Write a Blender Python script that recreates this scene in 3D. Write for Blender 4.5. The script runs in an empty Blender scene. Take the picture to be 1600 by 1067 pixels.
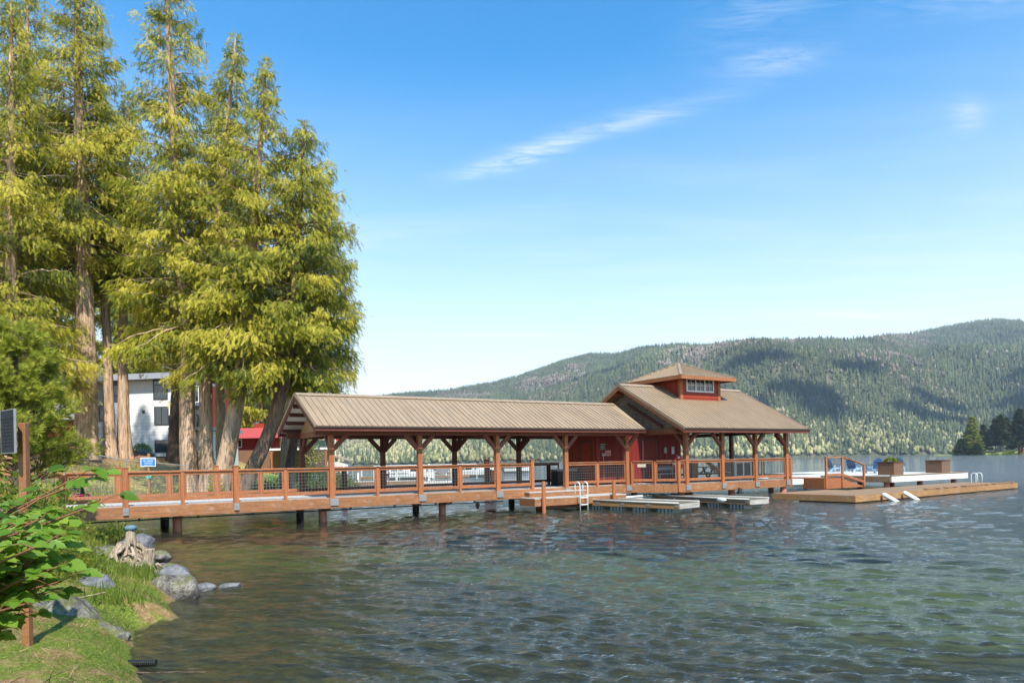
import bpy, math, random
import numpy as np
from math import sin, cos, pi, radians, sqrt, exp
random.seed(7); rng = np.random.default_rng(7)
sc = bpy.context.scene
COL = sc.collection

# ---------------------------------------------------------------- camera
cam_d = bpy.data.cameras.new("camera"); cam = bpy.data.objects.new("camera", cam_d); COL.objects.link(cam)
ROLL = .0194
cam.location = (0, 0, 2.185)
cam.rotation_euler = (radians(90), ROLL, 0)
cam.rotation_mode = 'XYZ'
cam_d.sensor_width = 36; cam_d.lens = 36*1110/1600
cam_d.shift_y = (720.7-533.5)/1600
cam_d.clip_start = .05; cam_d.clip_end = 20000
sc.camera = cam

# ---------------------------------------------------------------- light
SUN_EL, SUN_H = radians(50.5), (.35, -1.0)
_n = math.hypot(*SUN_H); SUN_V = (SUN_H[0]/_n*cos(SUN_EL), SUN_H[1]/_n*cos(SUN_EL), sin(SUN_EL))
sun_d = bpy.data.lights.new("sun", 'SUN'); sun = bpy.data.objects.new("sun", sun_d); COL.objects.link(sun)
sun_d.energy = 5.0; sun_d.angle = radians(.53); sun_d.color = (1, .955, .88)
import mathutils
sun.rotation_euler = mathutils.Vector(SUN_V).to_track_quat('Z', 'Y').to_euler()
sun.location = (0, -20, 60)
sc.view_settings.view_transform = 'Standard'; sc.view_settings.look = 'None'
sc.view_settings.exposure = .80; sc.view_settings.gamma = 1; sc.view_settings.use_curve_mapping = False
sc.cycles.max_bounces = 8; sc.cycles.transparent_max_bounces = 24; sc.cycles.volume_bounces = 0
sc.cycles.caustics_reflective = False; sc.cycles.caustics_refractive = False
sc.cycles.sample_clamp_indirect = 6

class NT:
    """small node-tree helper"""
    def __init__(s, tree): s.t = tree; s.n = tree.nodes; s.l = tree.links
    def new(s, typ, **kw):
        nd = s.n.new(typ)
        for k, v in kw.items():
            if k.startswith('_'):
                nd.inputs[k[1:].replace('_', ' ')].default_value = v
            else: setattr(nd, k, v)
        return nd
    def link(s, a, b): s.l.new(a, b)
    def math(s, op, a, b=None, c=None, clamp=False):
        nd = s.n.new('ShaderNodeMath'); nd.operation = op; nd.use_clamp = clamp
        for i, v in enumerate((a, b, c)):
            if v is None: continue
            if isinstance(v, (int, float)): nd.inputs[i].default_value = v
            else: s.l.new(v, nd.inputs[i])
        return nd.outputs[0]
    def vmath(s, op, a, b=None):
        nd = s.n.new('ShaderNodeVectorMath'); nd.operation = op
        for i, v in enumerate((a, b)):
            if v is None: continue
            if isinstance(v, (tuple, list)): nd.inputs[i].default_value = v
            else: s.l.new(v, nd.inputs[i])
        return nd.outputs[0]
    def mix(s, fac, a, b):
        nd = s.n.new('ShaderNodeMix'); nd.data_type = 'RGBA'
        for i, v in ((0, fac), (6, a), (7, b)):
            if isinstance(v, (int, float)): nd.inputs[i].default_value = v
            elif isinstance(v, (tuple, list)): nd.inputs[i].default_value = tuple(v)+((1,) if len(v) == 3 else ())
            else: s.l.new(v, nd.inputs[i])
        return nd.outputs[2]
    def ramp(s, fac, stops, interp='LINEAR'):
        nd = s.n.new('ShaderNodeValToRGB'); nd.color_ramp.interpolation = interp
        e = nd.color_ramp.elements
        while len(e) < len(stops): e.new(.5)
        for i, (p, c) in enumerate(stops):
            e[i].position = p; e[i].color = tuple(c)+((1,) if len(c) == 3 else ())
        s.l.new(fac, nd.inputs[0]); return nd.outputs[0]
    def rmap(s, v, a, b, c=0., d=1.):
        nd = s.n.new('ShaderNodeMapRange'); nd.clamp = True
        s.l.new(v, nd.inputs[0])
        for i, x in enumerate((a, b, c, d)): nd.inputs[i+1].default_value = x
        return nd.outputs[0]
    def noise(s, vec, scale=5, detail=3, rough=.5, dist=0, out=0):
        nd = s.n.new('ShaderNodeTexNoise')
        nd.inputs['Scale'].default_value = scale; nd.inputs['Detail'].default_value = detail
        nd.inputs['Roughness'].default_value = rough; nd.inputs['Distortion'].default_value = dist
        if vec is not None: s.l.new(vec, nd.inputs['Vector'])
        return nd.outputs[out]

# ---------------------------------------------------------------- sky
w = bpy.data.worlds.new("World"); sc.world = w; w.use_nodes = True
N = NT(w.node_tree); N.n.clear()
sky = N.new('ShaderNodeTexSky', sky_type='NISHITA', sun_disc=False, sun_elevation=SUN_EL,
            sun_rotation=math.atan2(SUN_V[0], SUN_V[1]), altitude=100, air_density=1.0, dust_density=.25, ozone_density=2.6)
tc = N.new('ShaderNodeTexCoord'); sep = N.new('ShaderNodeSeparateXYZ'); N.link(tc.outputs['Generated'], sep.inputs[0])
dz = N.math('MAXIMUM', sep.outputs[2], .02)
px = N.math('DIVIDE', sep.outputs[0], dz); py = N.math('DIVIDE', sep.outputs[1], dz)
cmb = N.new('ShaderNodeCombineXYZ'); N.link(px, cmb.inputs[0]); N.link(py, cmb.inputs[1])
def blob(cx, cy, ang, la, lb):
    dx = N.math('SUBTRACT', px, cx); dy = N.math('SUBTRACT', py, cy); c, s_ = cos(ang), sin(ang)
    u_ = N.math('ADD', N.math('MULTIPLY', dx, c/la), N.math('MULTIPLY', dy, s_/la))
    v_ = N.math('ADD', N.math('MULTIPLY', dx, -s_/lb), N.math('MULTIPLY', dy, c/lb))
    r = N.math('ADD', N.math('MULTIPLY', u_, u_), N.math('MULTIPLY', v_, v_))
    return N.math('EXPONENT', N.math('MULTIPLY', r, -1.0))
mp = N.new('ShaderNodeMapping'); mp.inputs['Rotation'].default_value = (0, 0, .55); mp.inputs['Scale'].default_value = (1.1, 4.2, 1)
N.link(cmb.outputs[0], mp.inputs[0])
wisp = N.noise(mp.outputs[0], 4.2, 12, .68, 1.1)
wsoft = N.noise(mp.outputs[0], .9, 4, .55, .3)
acc = None
for (cx, cy, an, la, lb, k) in ((0.02, 2.36, -.6, .20, .055, 1.0), (.34, 2.12, -.5, .30, .06, .5), (.68, 1.80, -.3, .12, .07, .45), (1.38, 2.12, .9, .13, .04, .45),
                                (.62, 1.50, -1.0, .22, .10, .35), (-.15, 5.6, .1, .7, .10, 1.1), (2.5, 5.1, .15, .6, .16, 1.6), (-.9, 3.1, .1, .55, .16, .45),
                                (1.1, 1.55, -.2, .25, .08, .3)):
    b = N.math('MULTIPLY', blob(cx, cy, an, la, lb), k)
    acc = b if acc is None else N.math('ADD', acc, b)
cl = N.math('MULTIPLY', acc, N.rmap(wisp, .34, .80))
veil = N.math('MULTIPLY', N.rmap(wsoft, .45, .8), N.rmap(sep.outputs[2], .48, .1, .0, .50))
cl = N.math('ADD', N.math('MULTIPLY', cl, 1.15), N.math('MULTIPLY', veil, .62), clamp=True)
hz = N.rmap(sep.outputs[2], .50, .05)
hz = N.math('MULTIPLY', N.math('POWER', hz, 1.3), .97)
SKYHAZE = (6.1, 6.2, 6.3)
satn = N.new('ShaderNodeHueSaturation'); satn.inputs['Saturation'].default_value = 1.28; satn.inputs['Value'].default_value = 1.0
N.link(sky.outputs[0], satn.inputs['Color'])
tint = N.vmath('MULTIPLY', satn.outputs[0], (.0, 1.50, 1.62))
c1 = N.mix(hz, tint, SKYHAZE)
glow = N.math('EXPONENT', N.math('MULTIPLY', N.math('MAXIMUM', sep.outputs[2], 0.0), -8.5))
gv = N.new('ShaderNodeVectorMath', operation='SCALE'); gv.inputs[0].default_value = (8.5, 8.0, 7.5); N.link(glow, gv.inputs['Scale'])
c1 = N.vmath('ADD', c1, gv.outputs[0])
c2 = N.mix(cl, c1, (7.2, 7.4, 7.6))
bg = N.new('ShaderNodeBackground'); bg.inputs['Strength'].default_value = .095
N.link(c2, bg.inputs['Color'])
wo = N.new('ShaderNodeOutputWorld'); N.link(bg.outputs[0], wo.inputs[0])

# ---------------------------------------------------------------- helpers
A0 = np.array([-6.77, 26.61]); TH = 1.02
U = np.array([sin(TH), cos(TH)]); W = np.array([-U[1], U[0]]); RZ = math.atan2(U[1], U[0])
def wpos(s, v, z=0.):                       # pier frame -> world
    p = A0 + s*U + v*W; return (float(p[0]), float(p[1]), z)

def tag(o, label=None, cat=None, group=None, kind=None):
    if label: o['label'] = label
    if cat: o['category'] = cat
    if group: o['group'] = group
    if kind: o['kind'] = kind
    return o
def empty(name, loc, rz=0., label=None, cat=None, group=None):
    o = bpy.data.objects.new(name, None); COL.objects.link(o)
    o.location = loc; o.rotation_euler = (0, 0, rz); o.empty_display_size = .3
    return tag(o, label, cat, group)
def kids(o): return [c for c in bpy.data.objects if c.parent is o]
def copy_tree(o, loc=None, rz=None, label=None, scale=None):
    def rec(a, par):
        c = a.copy(); COL.objects.link(c)
        if par is not None: c.parent = par
        for ch in KIDS.get(a.name, []): rec(ch, c)
        return c
    c = rec(o, None)
    if loc is not None: c.location = loc
    if rz is not None: c.rotation_euler = (0, 0, rz)
    if scale is not None: c.scale = (scale,)*3 if isinstance(scale, (int, float)) else scale
    if label: c['label'] = label
    return c
KIDS = {}
def link_obj(name, me, mats, parent=None, smooth=False):
    o = bpy.data.objects.new(name, me); COL.objects.link(o)
    for m in (mats if isinstance(mats, (list, tuple)) else [mats]): me.materials.append(m)
    if parent is not None:
        o.parent = parent; KIDS.setdefault(parent.name, []).append(o)
    if smooth: me.polygons.foreach_set('use_smooth', np.ones(len(me.polygons), bool))
    return o
def fast_mesh(name, V, F, mats, parent=None, smooth=False, attrs=None, uvs=None):
    """V (n,3), F (m,k) constant k"""
    V = np.asarray(V, np.float32); F = np.asarray(F, np.int32); k = F.shape[1]
    me = bpy.data.meshes.new(name)
    me.vertices.add(len(V)); me.vertices.foreach_set('co', V.ravel())
    me.loops.add(F.size); me.loops.foreach_set('vertex_index', F.ravel())
    me.polygons.add(len(F)); me.polygons.foreach_set('loop_start', np.arange(0, F.size, k, dtype=np.int32))
    me.update(calc_edges=True)
    for an, (typ, data) in (attrs or {}).items():
        at = me.attributes.new(an, typ, 'POINT')
        at.data.foreach_set('color' if typ == 'FLOAT_COLOR' else 'value', np.asarray(data, np.float32).ravel())
    return link_obj(name, me, mats, parent, smooth)

class MB:
    """collects boxes, bars, tubes and builds ONE mesh"""
    def __init__(s): s.v = []; s.f = []; s.mi = []; s.cur = 0
    def add(s, vs, fs):
        b = len(s.v); s.v.extend([tuple(map(float, p)) for p in vs]); s.f.extend([tuple(i+b for i in f) for f in fs]); s.mi.extend([s.cur]*len(fs)); return s
    def box(s, x0, x1, y0, y1, z0, z1):
        return s.add([(x0, y0, z0), (x1, y0, z0), (x1, y1, z0), (x0, y1, z0), (x0, y0, z1), (x1, y0, z1), (x1, y1, z1), (x0, y1, z1)],
                     [(0, 3, 2, 1), (4, 5, 6, 7), (0, 1, 5, 4), (1, 2, 6, 5), (2, 3, 7, 6), (3, 0, 4, 7)])
    def bar(s, p, q, w_, h_, up=(0, 0, 1)):
        p = np.array(p, float); q = np.array(q, float); d = q-p; d /= np.linalg.norm(d)
        a = np.cross(d, up)
        if np.linalg.norm(a) < 1e-4: a = np.cross(d, (0, 1, 0))
        a /= np.linalg.norm(a); b = np.cross(a, d)
        vs = [c + a*i*w_/2 + b*j*h_/2 for c in (p, q) for i, j in ((-1, -1), (1, -1), (1, 1), (-1, 1))]
        return s.add(vs, [(0, 1, 2, 3), (7, 6, 5, 4), (0, 4, 5, 1), (1, 5, 6, 2), (2, 6, 7, 3), (3, 7, 4, 0)])
    def tube(s, pts, rad, n=8, cap=True):
        pts = [np.array(p, float) for p in pts]; m = len(pts)
        rad = rad if isinstance(rad, (list, tuple, np.ndarray)) else [rad]*m
        vs = []; up = np.array((.12, .31, .94))
        for i, p in enumerate(pts):
            d = pts[min(i+1, m-1)]-pts[max(i-1, 0)]; d = d/(np.linalg.norm(d)+1e-9)
            a = np.cross(d, up if abs(d@up) < .95 else (1, 0, 0)); a /= np.linalg.norm(a); b = np.cross(d, a)
            for k in range(n):
                t = 2*pi*k/n; vs.append(p+rad[i]*(cos(t)*a+sin(t)*b))
        fs = [(i*n+k, i*n+(k+1) % n, (i+1)*n+(k+1) % n, (i+1)*n+k) for i in range(m-1) for k in range(n)]
        if cap: fs += [tuple(range(n-1, -1, -1)), tuple((m-1)*n+k for k in range(n))]
        return s.add(vs, fs)
    def prism(s, poly, axis, a, b):
        """poly 2-D list extruded along axis 0/1/2 from a to b"""
        def P(p, t):
            return {0: (t, p[0], p[1]), 1: (p[0], t, p[1]), 2: (p[0], p[1], t)}[axis]
        n = len(poly)
        return s.add([P(p, a) for p in poly]+[P(p, b) for p in poly],
                     [tuple(range(n)), tuple(range(2*n-1, n-1, -1))]+[(i, i+n, (i+1) % n+n, (i+1) % n) for i in range(n)])
    def build(s, name, mats, parent=None, bevel=0, smooth=False, loc=None, rz=None):
        me = bpy.data.meshes.new(name); me.from_pydata(s.v, [], s.f)
        o = link_obj(name, me, mats, parent, smooth)
        if any(s.mi): me.polygons.foreach_set('material_index', s.mi)
        import bmesh
        bm = bmesh.new(); bm.from_mesh(me); bmesh.ops.recalc_face_normals(bm, faces=bm.faces)
        bm.to_mesh(me); bm.free()
        if bevel:
            md = o.modifiers.new('bevel', 'BEVEL'); md.width = bevel; md.segments = 2; md.limit_method = 'ANGLE'; md.angle_limit = radians(40)
        if loc is not None: o.location = loc
        if rz is not None: o.rotation_euler = (0, 0, rz)
        return o

# ---------------------------------------------------------------- materials
def mat(name, rough=.6, spec=.4, metal=0.):
    m = bpy.data.materials.new(name); m.use_nodes = True; T = NT(m.node_tree)
    T.b = T.n['Principled BSDF']; T.b.inputs['Roughness'].default_value = rough
    T.b.inputs['Specular IOR Level'].default_value = spec; T.b.inputs['Metallic'].default_value = metal
    T.m = m; T.co = T.new('ShaderNodeTexCoord').outputs['Object']
    return T
def bump(T, h, st=.3, dist=.02):
    b = T.new('ShaderNodeBump'); b.inputs['Strength'].default_value = st; b.inputs['Distance'].default_value = dist
    T.link(h, b.inputs['Height']); T.link(b.outputs[0], T.b.inputs['Normal'])
def scaled(T, vec, sx, sy, sz):
    m = T.new('ShaderNodeMapping'); m.inputs['Scale'].default_value = (sx, sy, sz); T.link(vec, m.inputs[0]); return m.outputs[0]
def plain(name, col, rough=.6, spec=.4, metal=0., var=.25, scale=3., bmp=0.):
    T = mat(name, rough, spec, metal)
    n = T.noise(T.co, scale, 5, .6)
    c = T.mix(n, tuple(x*(1-var) for x in col), tuple(min(1, x*(1+var)) for x in col)); T.link(c, T.b.inputs['Base Color'])
    r = T.rmap(T.noise(T.co, scale*3, 3), .3, .7, rough-.08, min(1, rough+.1)); T.link(r, T.b.inputs['Roughness'])
    if bmp: bump(T, T.noise(T.co, scale*8, 4, .6), bmp)
    return T.m
def wood(name, col, dark=.45, axis=0, rough=.55, stain=.3, spec=.35):
    T = mat(name, rough, spec)
    sxyz = [22, 22, 22]; sxyz[axis] = 1.1
    g = T.noise(scaled(T, T.co, *sxyz), 1.3, 6, .65, .4)
    big = T.noise(T.co, 1.1, 4, .6)
    pat = T.noise(T.co, 4.5, 3, .6)
    c = T.ramp(g, [(.28, [x*dark*.7 for x in col]), (.5, col), (.75, [min(1, x*1.35) for x in col])])
    c = T.mix(T.rmap(big, .35, .7, 0, stain), c, tuple(x*.55 for x in col))
    c = T.mix(T.rmap(pat, .55, .8, 0, stain*.9), c, (min(1, col[0]*1.25+.03), min(1, col[1]*1.4+.04), min(1, col[2]*1.6+.05)))
    ao = T.new('ShaderNodeObjectInfo')
    c = T.mix(T.rmap(ao.outputs['Random'], 0, 1, 0, .42), c, tuple(x*.55 for x in col))
    gw_ = T.noise(T.co, 2.3, 6, .7); c = T.mix(T.rmap(gw_, .54, .72, 0, .5), c, (sum(col)/3*1.35, sum(col)/3*1.15, sum(col)/3*.95))
    T.link(c, T.b.inputs['Base Color']); bump(T, g, .25, .006)
    return T.m
M = {}
M['stain'] = wood('orange_stained_timber', (.36, .125, .045), axis=0)
M['stain_v'] = wood('orange_stained_post', (.36, .122, .044), axis=2)
M['stain_w'] = wood('weathered_beam', (.33, .140, .055), axis=0, stain=.8)
M['stain_y'] = wood('orange_timber_cross', (.28, .09, .032), axis=1)
M['stain_and_shade'] = wood('dark_stained_and_shaded_timber', (.12, .030, .016), axis=0)  # dark stain; on the pier's back rails the tone is painted shade
M['stain_and_shade_v'] = wood('dark_stained_and_shaded_post', (.12, .030, .016), axis=2)  # dark posts; on the pier's back row the tone is painted shade
M['greydeck'] = wood('pale_weathered_deck', (.44, .41, .38), axis=1, dark=.6, stain=.25, rough=.8)
M['dockwood'] = wood('weathered_dock_boards', (.30, .185, .10), axis=1, dark=.5, stain=.5, rough=.8)
M['tandock'] = wood('tan_dock_fascia', (.36, .19, .075), axis=0, dark=.45, stain=.6, rough=.8)
M['white_board'] = wood('white_weathered_board', (.58, .55, .50), axis=0, dark=.6, stain=.2, rough=.7)
M['dryboard'] = wood('pale_tan_plywood', (.38, .20, .085), axis=1, dark=.7, stain=.3)
M['galv'] = plain('galvanised_steel', (.24, .24, .24), .45, .5, .35, .18, 12)
M['black'] = plain('black_rubber_and_pile_shade', (.012, .012, .012), .5, .4, 0, .3, 6)  # rubber parts, and the shade colour of the back pier piles
M['darkmetal'] = plain('dark_metal', (.03, .03, .03), .4, .5, .3, .2, 6)
M['gutter'] = plain('dark_brown_gutter', (.045, .026, .018), .5, .4, 0, .1, 2)
M['planterw'] = wood('brown_planter_boards', (.19, .10, .055), axis=0)
M['shade_tone'] = wood('shade_toned_frame_timber', (.21, .055, .024), axis=0)  # headers and braces: eave shade put into a darker timber colour
M['wire'] = plain('wire_mesh_steel', (.14, .14, .13), .45, .5, .4, .2, 6)
M['whitepl'] = plain('white_plastic', (.66, .66, .63), .35, .5, 0, .05, 4)
M['white'] = plain('white_paint', (.66, .64, .60), .5, .4, 0, .07, 2)
M['soffit'] = plain('white_soffit', (.70, .70, .68), .7, .3, 0, .08, 2)
M['glass'] = plain('window_glass', (.02, .03, .035), .04, .8, 0, .2, 1)
T = mat('tan_metal_roof', .42, .45); n1 = T.noise(scaled(T, T.co, 4, .5, .5), 1.2, 6, .65); n2 = T.noise(T.co, .7, 4, .6)
c = T.ramp(n1, [(.3, (.225, .160, .100)), (.55, (.290, .208, .132)), (.8, (.325, .238, .155))]); c = T.mix(T.rmap(n2, .5, .75, 0, .35), c, (.20, .165, .12)); T.link(c, T.b.inputs['Base Color'])
T.link(T.rmap(n1, .3, .7, .36, .55), T.b.inputs['Roughness']); M['roof'] = T.m
M['roofgray'] = plain('grey_metal_fascia', (.30, .31, .33), .45, .4, .2, .1, 1)
M['redroof'] = plain('red_metal_roof', (.42, .075, .075), .4, .45, 0, .15, 1)
M['pilesteel'] = plain('rusty_pile', (.42, .15, .10), .55, .4, .0, .35, 5, .2)
def siding(name, col, axis, pitch, rough=.6):
    T = mat(name, rough, .35)
    sp = T.new('ShaderNodeSeparateXYZ'); T.link(T.co, sp.inputs[0])
    fr = T.math('FRACT', T.math('DIVIDE', sp.outputs[axis], pitch))
    gr = T.math('LESS_THAN', fr, .07)
    n = T.noise(scaled(T, T.co, 3, 3, 3), 1.4, 5, .6)
    c = T.mix(n, tuple(x*.8 for x in col), tuple(min(1, x*1.15) for x in col))
    c = T.mix(T.math('MULTIPLY', gr, .6), c, tuple(x*.3 for x in col))
    T.link(c, T.b.inputs['Base Color']); bump(T, T.math('SUBTRACT', 1, gr), .6, .01)
    return T.m
M['redwall'] = siding('red_board_siding', (.16, .011, .007), 0, .32)
M['whitesid'] = siding('white_lap_siding', (.70, .68, .63), 2, .28)
M['greysid'] = siding('grey_lap_siding', (.30, .31, .33), 2, .28)
M['greensid'] = siding('green_board_siding', (.20, .30, .17), 0, .4)
M['redpanel'] = plain('rust_red_panel', (.26, .032, .012), .6, .3, 0, .2, 2)
T = mat('grey_cedar_shingles', .8, .25)
br = T.new('ShaderNodeTexBrick'); br.inputs['Scale'].default_value = 1.0
br.inputs['Color1'].default_value = (.21, .155, .105, 1); br.inputs['Color2'].default_value = (.12, .095, .07, 1); br.inputs['Mortar'].default_value = (.02, .016, .012, 1)
br.inputs['Brick Width'].default_value = .2; br.inputs['Row Height'].default_value = .16; br.inputs['Mortar Size'].default_value = .012
sp = T.new('ShaderNodeSeparateXYZ'); T.link(T.co, sp.inputs[0]); cb = T.new('ShaderNodeCombineXYZ'); T.link(sp.outputs[1], cb.inputs[0]); T.link(sp.outputs[2], cb.inputs[1])
T.link(cb.outputs[0], br.inputs['Vector']); c = T.mix(T.rmap(T.noise(T.co, 4, 4), .3, .7, 0, .5), br.outputs[0], (.26, .19, .13)); T.link(c, T.b.inputs['Base Color'])
bump(T, br.outputs[1], -.5, .01); M['shingle'] = T.m

def leafmat(name, stops, trans=.38, rough=.55, attr='tint'):
    m = bpy.data.materials.new(name); m.use_nodes = True; T = NT(m.node_tree); T.n.clear()
    at = T.new('ShaderNodeAttribute'); at.attribute_name = attr
    c = T.ramp(at.outputs['Fac'], stops)
    d = T.new('ShaderNodeBsdfPrincipled'); d.inputs['Roughness'].default_value = rough; d.inputs['Specular IOR Level'].default_value = .25
    T.link(c, d.inputs['Base Color'])
    tr = T.new('ShaderNodeBsdfTranslucent'); T.link(T.mix(.35, c, (.45, .50, .05)), tr.inputs[0])
    mx = T.new('ShaderNodeMixShader'); mx.inputs[0].default_value = trans
    T.link(d.outputs[0], mx.inputs[1]); T.link(tr.outputs[0], mx.inputs[2])
    o = T.new('ShaderNodeOutputMaterial'); T.link(mx.outputs[0], o.inputs[0]); return m
M['cedar'] = leafmat('cedar_foliage', [(0, (.03, .050, .012)), (.3, (.13, .155, .016)), (.62, (.36, .34, .028)), (1, (.60, .50, .07))], .46)
M['fir'] = leafmat('dark_conifer_foliage', [(0, (.012, .028, .012)), (.6, (.03, .055, .02)), (1, (.07, .09, .03))], .3)
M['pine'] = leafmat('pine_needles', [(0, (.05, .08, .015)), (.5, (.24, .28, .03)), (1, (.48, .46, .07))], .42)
M['shrub'] = leafmat('bright_shrub_leaves', [(0, (.03, .08, .012)), (.5, (.11, .23, .022)), (1, (.32, .44, .07))], .5, .4)
M['bush'] = leafmat('bush_leaves', [(0, (.03, .06, .015)), (.5, (.10, .16, .02)), (1, (.26, .28, .04))], .4)
M['darkbush'] = leafmat('dark_bush_leaves', [(0, (.012, .03, .012)), (1, (.04, .075, .03))], .3)
M['yellow'] = leafmat('yellow_green_foliage', [(0, (.20, .22, .02)), (1, (.42, .40, .03))], .5)
M['budding'] = leafmat('pale_budding_twigs', [(0, (.18, .16, .06)), (1, (.36, .32, .12))], .4)
M['redtwig'] = leafmat('red_twigs', [(0, (.28, .05, .03)), (1, (.45, .14, .08))], .2)
M['grass'] = leafmat('grass_blades', [(0, (.05, .09, .015)), (.5, (.14, .20, .025)), (.85, (.26, .28, .05)), (1, (.42, .34, .16))], .45)
M['reed'] = leafmat('dry_stalks', [(0, (.14, .08, .04)), (1, (.40, .30, .16))], .2)
def bark(name, col, dark, sc_=1.):
    T = mat(name, .85, .2)
    g = T.noise(scaled(T, T.co, 9*sc_, 9*sc_, .8*sc_), 1., 8, .68, 1.2)
    p = T.noise(T.co, 1.6*sc_, 4, .6)
    c = T.ramp(g, [(.32, dark), (.5, col), (.72, [min(1, x*1.5) for x in col])])
    c = T.mix(T.rmap(p, .5, .75, 0, .5), c, (col[0]*.7, col[1]*.78, col[2]*.6))
    T.link(c, T.b.inputs['Base Color']); bump(T, g, .9, .05); return T.m
M['bark'] = bark('cedar_bark', (.44, .30, .20), (.09, .05, .03))
M['barkg'] = bark('grey_bark', (.34, .27, .20), (.08, .055, .04))
M['barkd'] = bark('dark_bark', (.12, .08, .06), (.03, .02, .015))
M['drift'] = bark('weathered_driftwood', (.42, .32, .23), (.07, .04, .022), 3)
M['barkm'] = bark('brown_leaning_bark', (.20, .13, .09), (.05, .03, .02))
T = mat('lichen_rock', .85, .3)
n1 = T.noise(T.co, 5, 10, .72); n2 = T.noise(T.co, 16, 6, .7, .8); n3 = T.noise(T.co, 3.2, 6, .65)
c = T.ramp(n1, [(.34, (.035, .03, .025)), (.47, (.16, .145, .125)), (.6, (.30, .27, .22)), (.7, (.42, .38, .30))])
c = T.mix(T.rmap(n2, .50, .60, 0, .75), c, (.05, .04, .03))
geo = T.new('ShaderNodeNewGeometry'); sg = T.new('ShaderNodeSeparateXYZ'); T.link(geo.outputs['Normal'], sg.inputs[0])
moss = T.math('MULTIPLY', T.rmap(sg.outputs[2], .45, .85), T.rmap(n3, .46, .58))
c = T.mix(T.math('MULTIPLY', moss, .85), c, (.12, .13, .02)); T.link(c, T.b.inputs['Base Color']); bump(T, T.math('ADD', n1, T.math('MULTIPLY', n2, -.5)), 1.0, .07); M['rock'] = T.m
T = mat('smooth_grey_rock', .7, .35); n1 = T.noise(T.co, 6, 9, .68)
c = T.ramp(n1, [(.3, (.055, .055, .06)), (.5, (.13, .13, .135)), (.7, (.24, .235, .23))]); T.link(c, T.b.inputs['Base Color']); bump(T, n1, .9, .05); M['rockg'] = T.m
# ================================================================ SETTING
# ---- shoreline polyline (land to its left)
SH = [(4, -12), (2, -4), (.8, .5), (-1.0, 3.5), (-2.6, 5.6), (-3.4, 6.75), (-3.75, 7.1), (-4.5, 8.3), (-5.15, 9.6), (-4.95, 10.4), (-5.6, 11.4), (-5.7, 12.4), (-7.0, 14.0), (-8.8, 16.5),
      (-12.4, 20.8), (-16.4, 25), (-19.2, 30), (-18.6, 35), (-17.4, 40), (-16.4, 46), (-16.6, 54), (-19, 62), (-20.5, 72), (-23, 84), (-34, 110), (-80, 190), (-400, 420), (-3000, 1500)]
SH = np.array(SH, float)
def shore_d(x, y):
    """signed distance, >0 on land"""
    x = np.asarray(x, float); y = np.asarray(y, float)
    best = np.full(x.shape, 1e9)
    for a, b in zip(SH[:-1], SH[1:]):
        e = b-a; t = np.clip(((x-a[0])*e[0]+(y-a[1])*e[1])/(e@e), 0, 1)
        best = np.minimum(best, np.hypot(x-a[0]-t*e[0], y-a[1]-t*e[1]))
    xs = np.interp(y, SH[:, 1], SH[:, 0])
    return np.where(x < xs, best, -best)
def vnoise(x, y, seed=0):
    """smooth value noise"""
    x = np.asarray(x, float); y = np.asarray(y, float)
    xi = np.floor(x).astype(np.int64); yi = np.floor(y).astype(np.int64); fx = x-xi; fy = y-yi
    fx = fx*fx*(3-2*fx); fy = fy*fy*(3-2*fy)
    def h(i, j):
        n = (i*374761393 + j*668265263 + seed*974711) & 0xffffffff
        n = ((n ^ (n >> 13))*1274126177) & 0xffffffff
        return ((n ^ (n >> 16)) & 0xffff)/65535.
    return (h(xi, yi)*(1-fx)+h(xi+1, yi)*fx)*(1-fy)+(h(xi, yi+1)*(1-fx)+h(xi+1, yi+1)*fx)*fy
def fbm(x, y, o=4, seed=0):
    a = 1.; t = 0.; s = 0.
    for k in range(o): t = t+a*vnoise(x*2**k, y*2**k, seed+k); s += a; a *= .5
    return t/s
def ground_z(x, y):
    d = shore_d(x, y); x = np.asarray(x, float); y = np.asarray(y, float)
    dl = np.maximum(d, 0)
    near = .34*(1-np.exp(-dl/.35))+.16*np.minimum(dl, 6)           # mossy bank at the viewer's side
    far = .18*(1-np.exp(-dl/.5))+np.interp(dl, [0, 1.5, 3, 8, 13, 20, 60, 200], [0, .25, .75, 2.7, 3.7, 4.6, 7.5, 30])
    lawn = .18*(1-np.exp(-dl/.5))+np.interp(dl, [0, 4, 10, 25, 60, 200], [0, .7, 1.9, 3.2, 9, 40])
    t = np.clip((y-18)/8, 0, 1); z = near*(1-t)+far*t
    t2 = np.clip((y-50)/10, 0, 1)*np.clip((x+34)/8, 0, 1)
    z = z*(1-t2)+lawn*t2
    z = z + (fbm(x*.9, y*.9, 4, 3)-.5)*.22*np.clip(dl/1.5, 0, 1)+(fbm(x*4, y*4, 3, 9)-.5)*.06*np.clip(dl/.5, 0, 1)
    dw = np.maximum(-d, 0)
    bed = -.13-.10*dw+(fbm(x*.7, y*.7, 4, 21)-.5)*.25*np.clip(dw/1.2, 0, 1)
    bed = np.maximum(bed, -4.5-.002*dw)
    return np.where(d > 0, z, np.where(d > -.25, -.15*(-d)/.25*1.0, bed))
def gaxis(lo, hi, fine_lo, fine_hi, step, grow):
    a = [fine_lo]
    while a[-1] < fine_hi: a.append(a[-1]+step)
    st = step
    while a[-1] < hi: st *= grow; a.append(a[-1]+st)
    b = [fine_lo]; st = step
    while b[-1] > lo: st *= grow; b.append(b[-1]-st)
    return np.array(sorted(set(b+a)))
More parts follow.
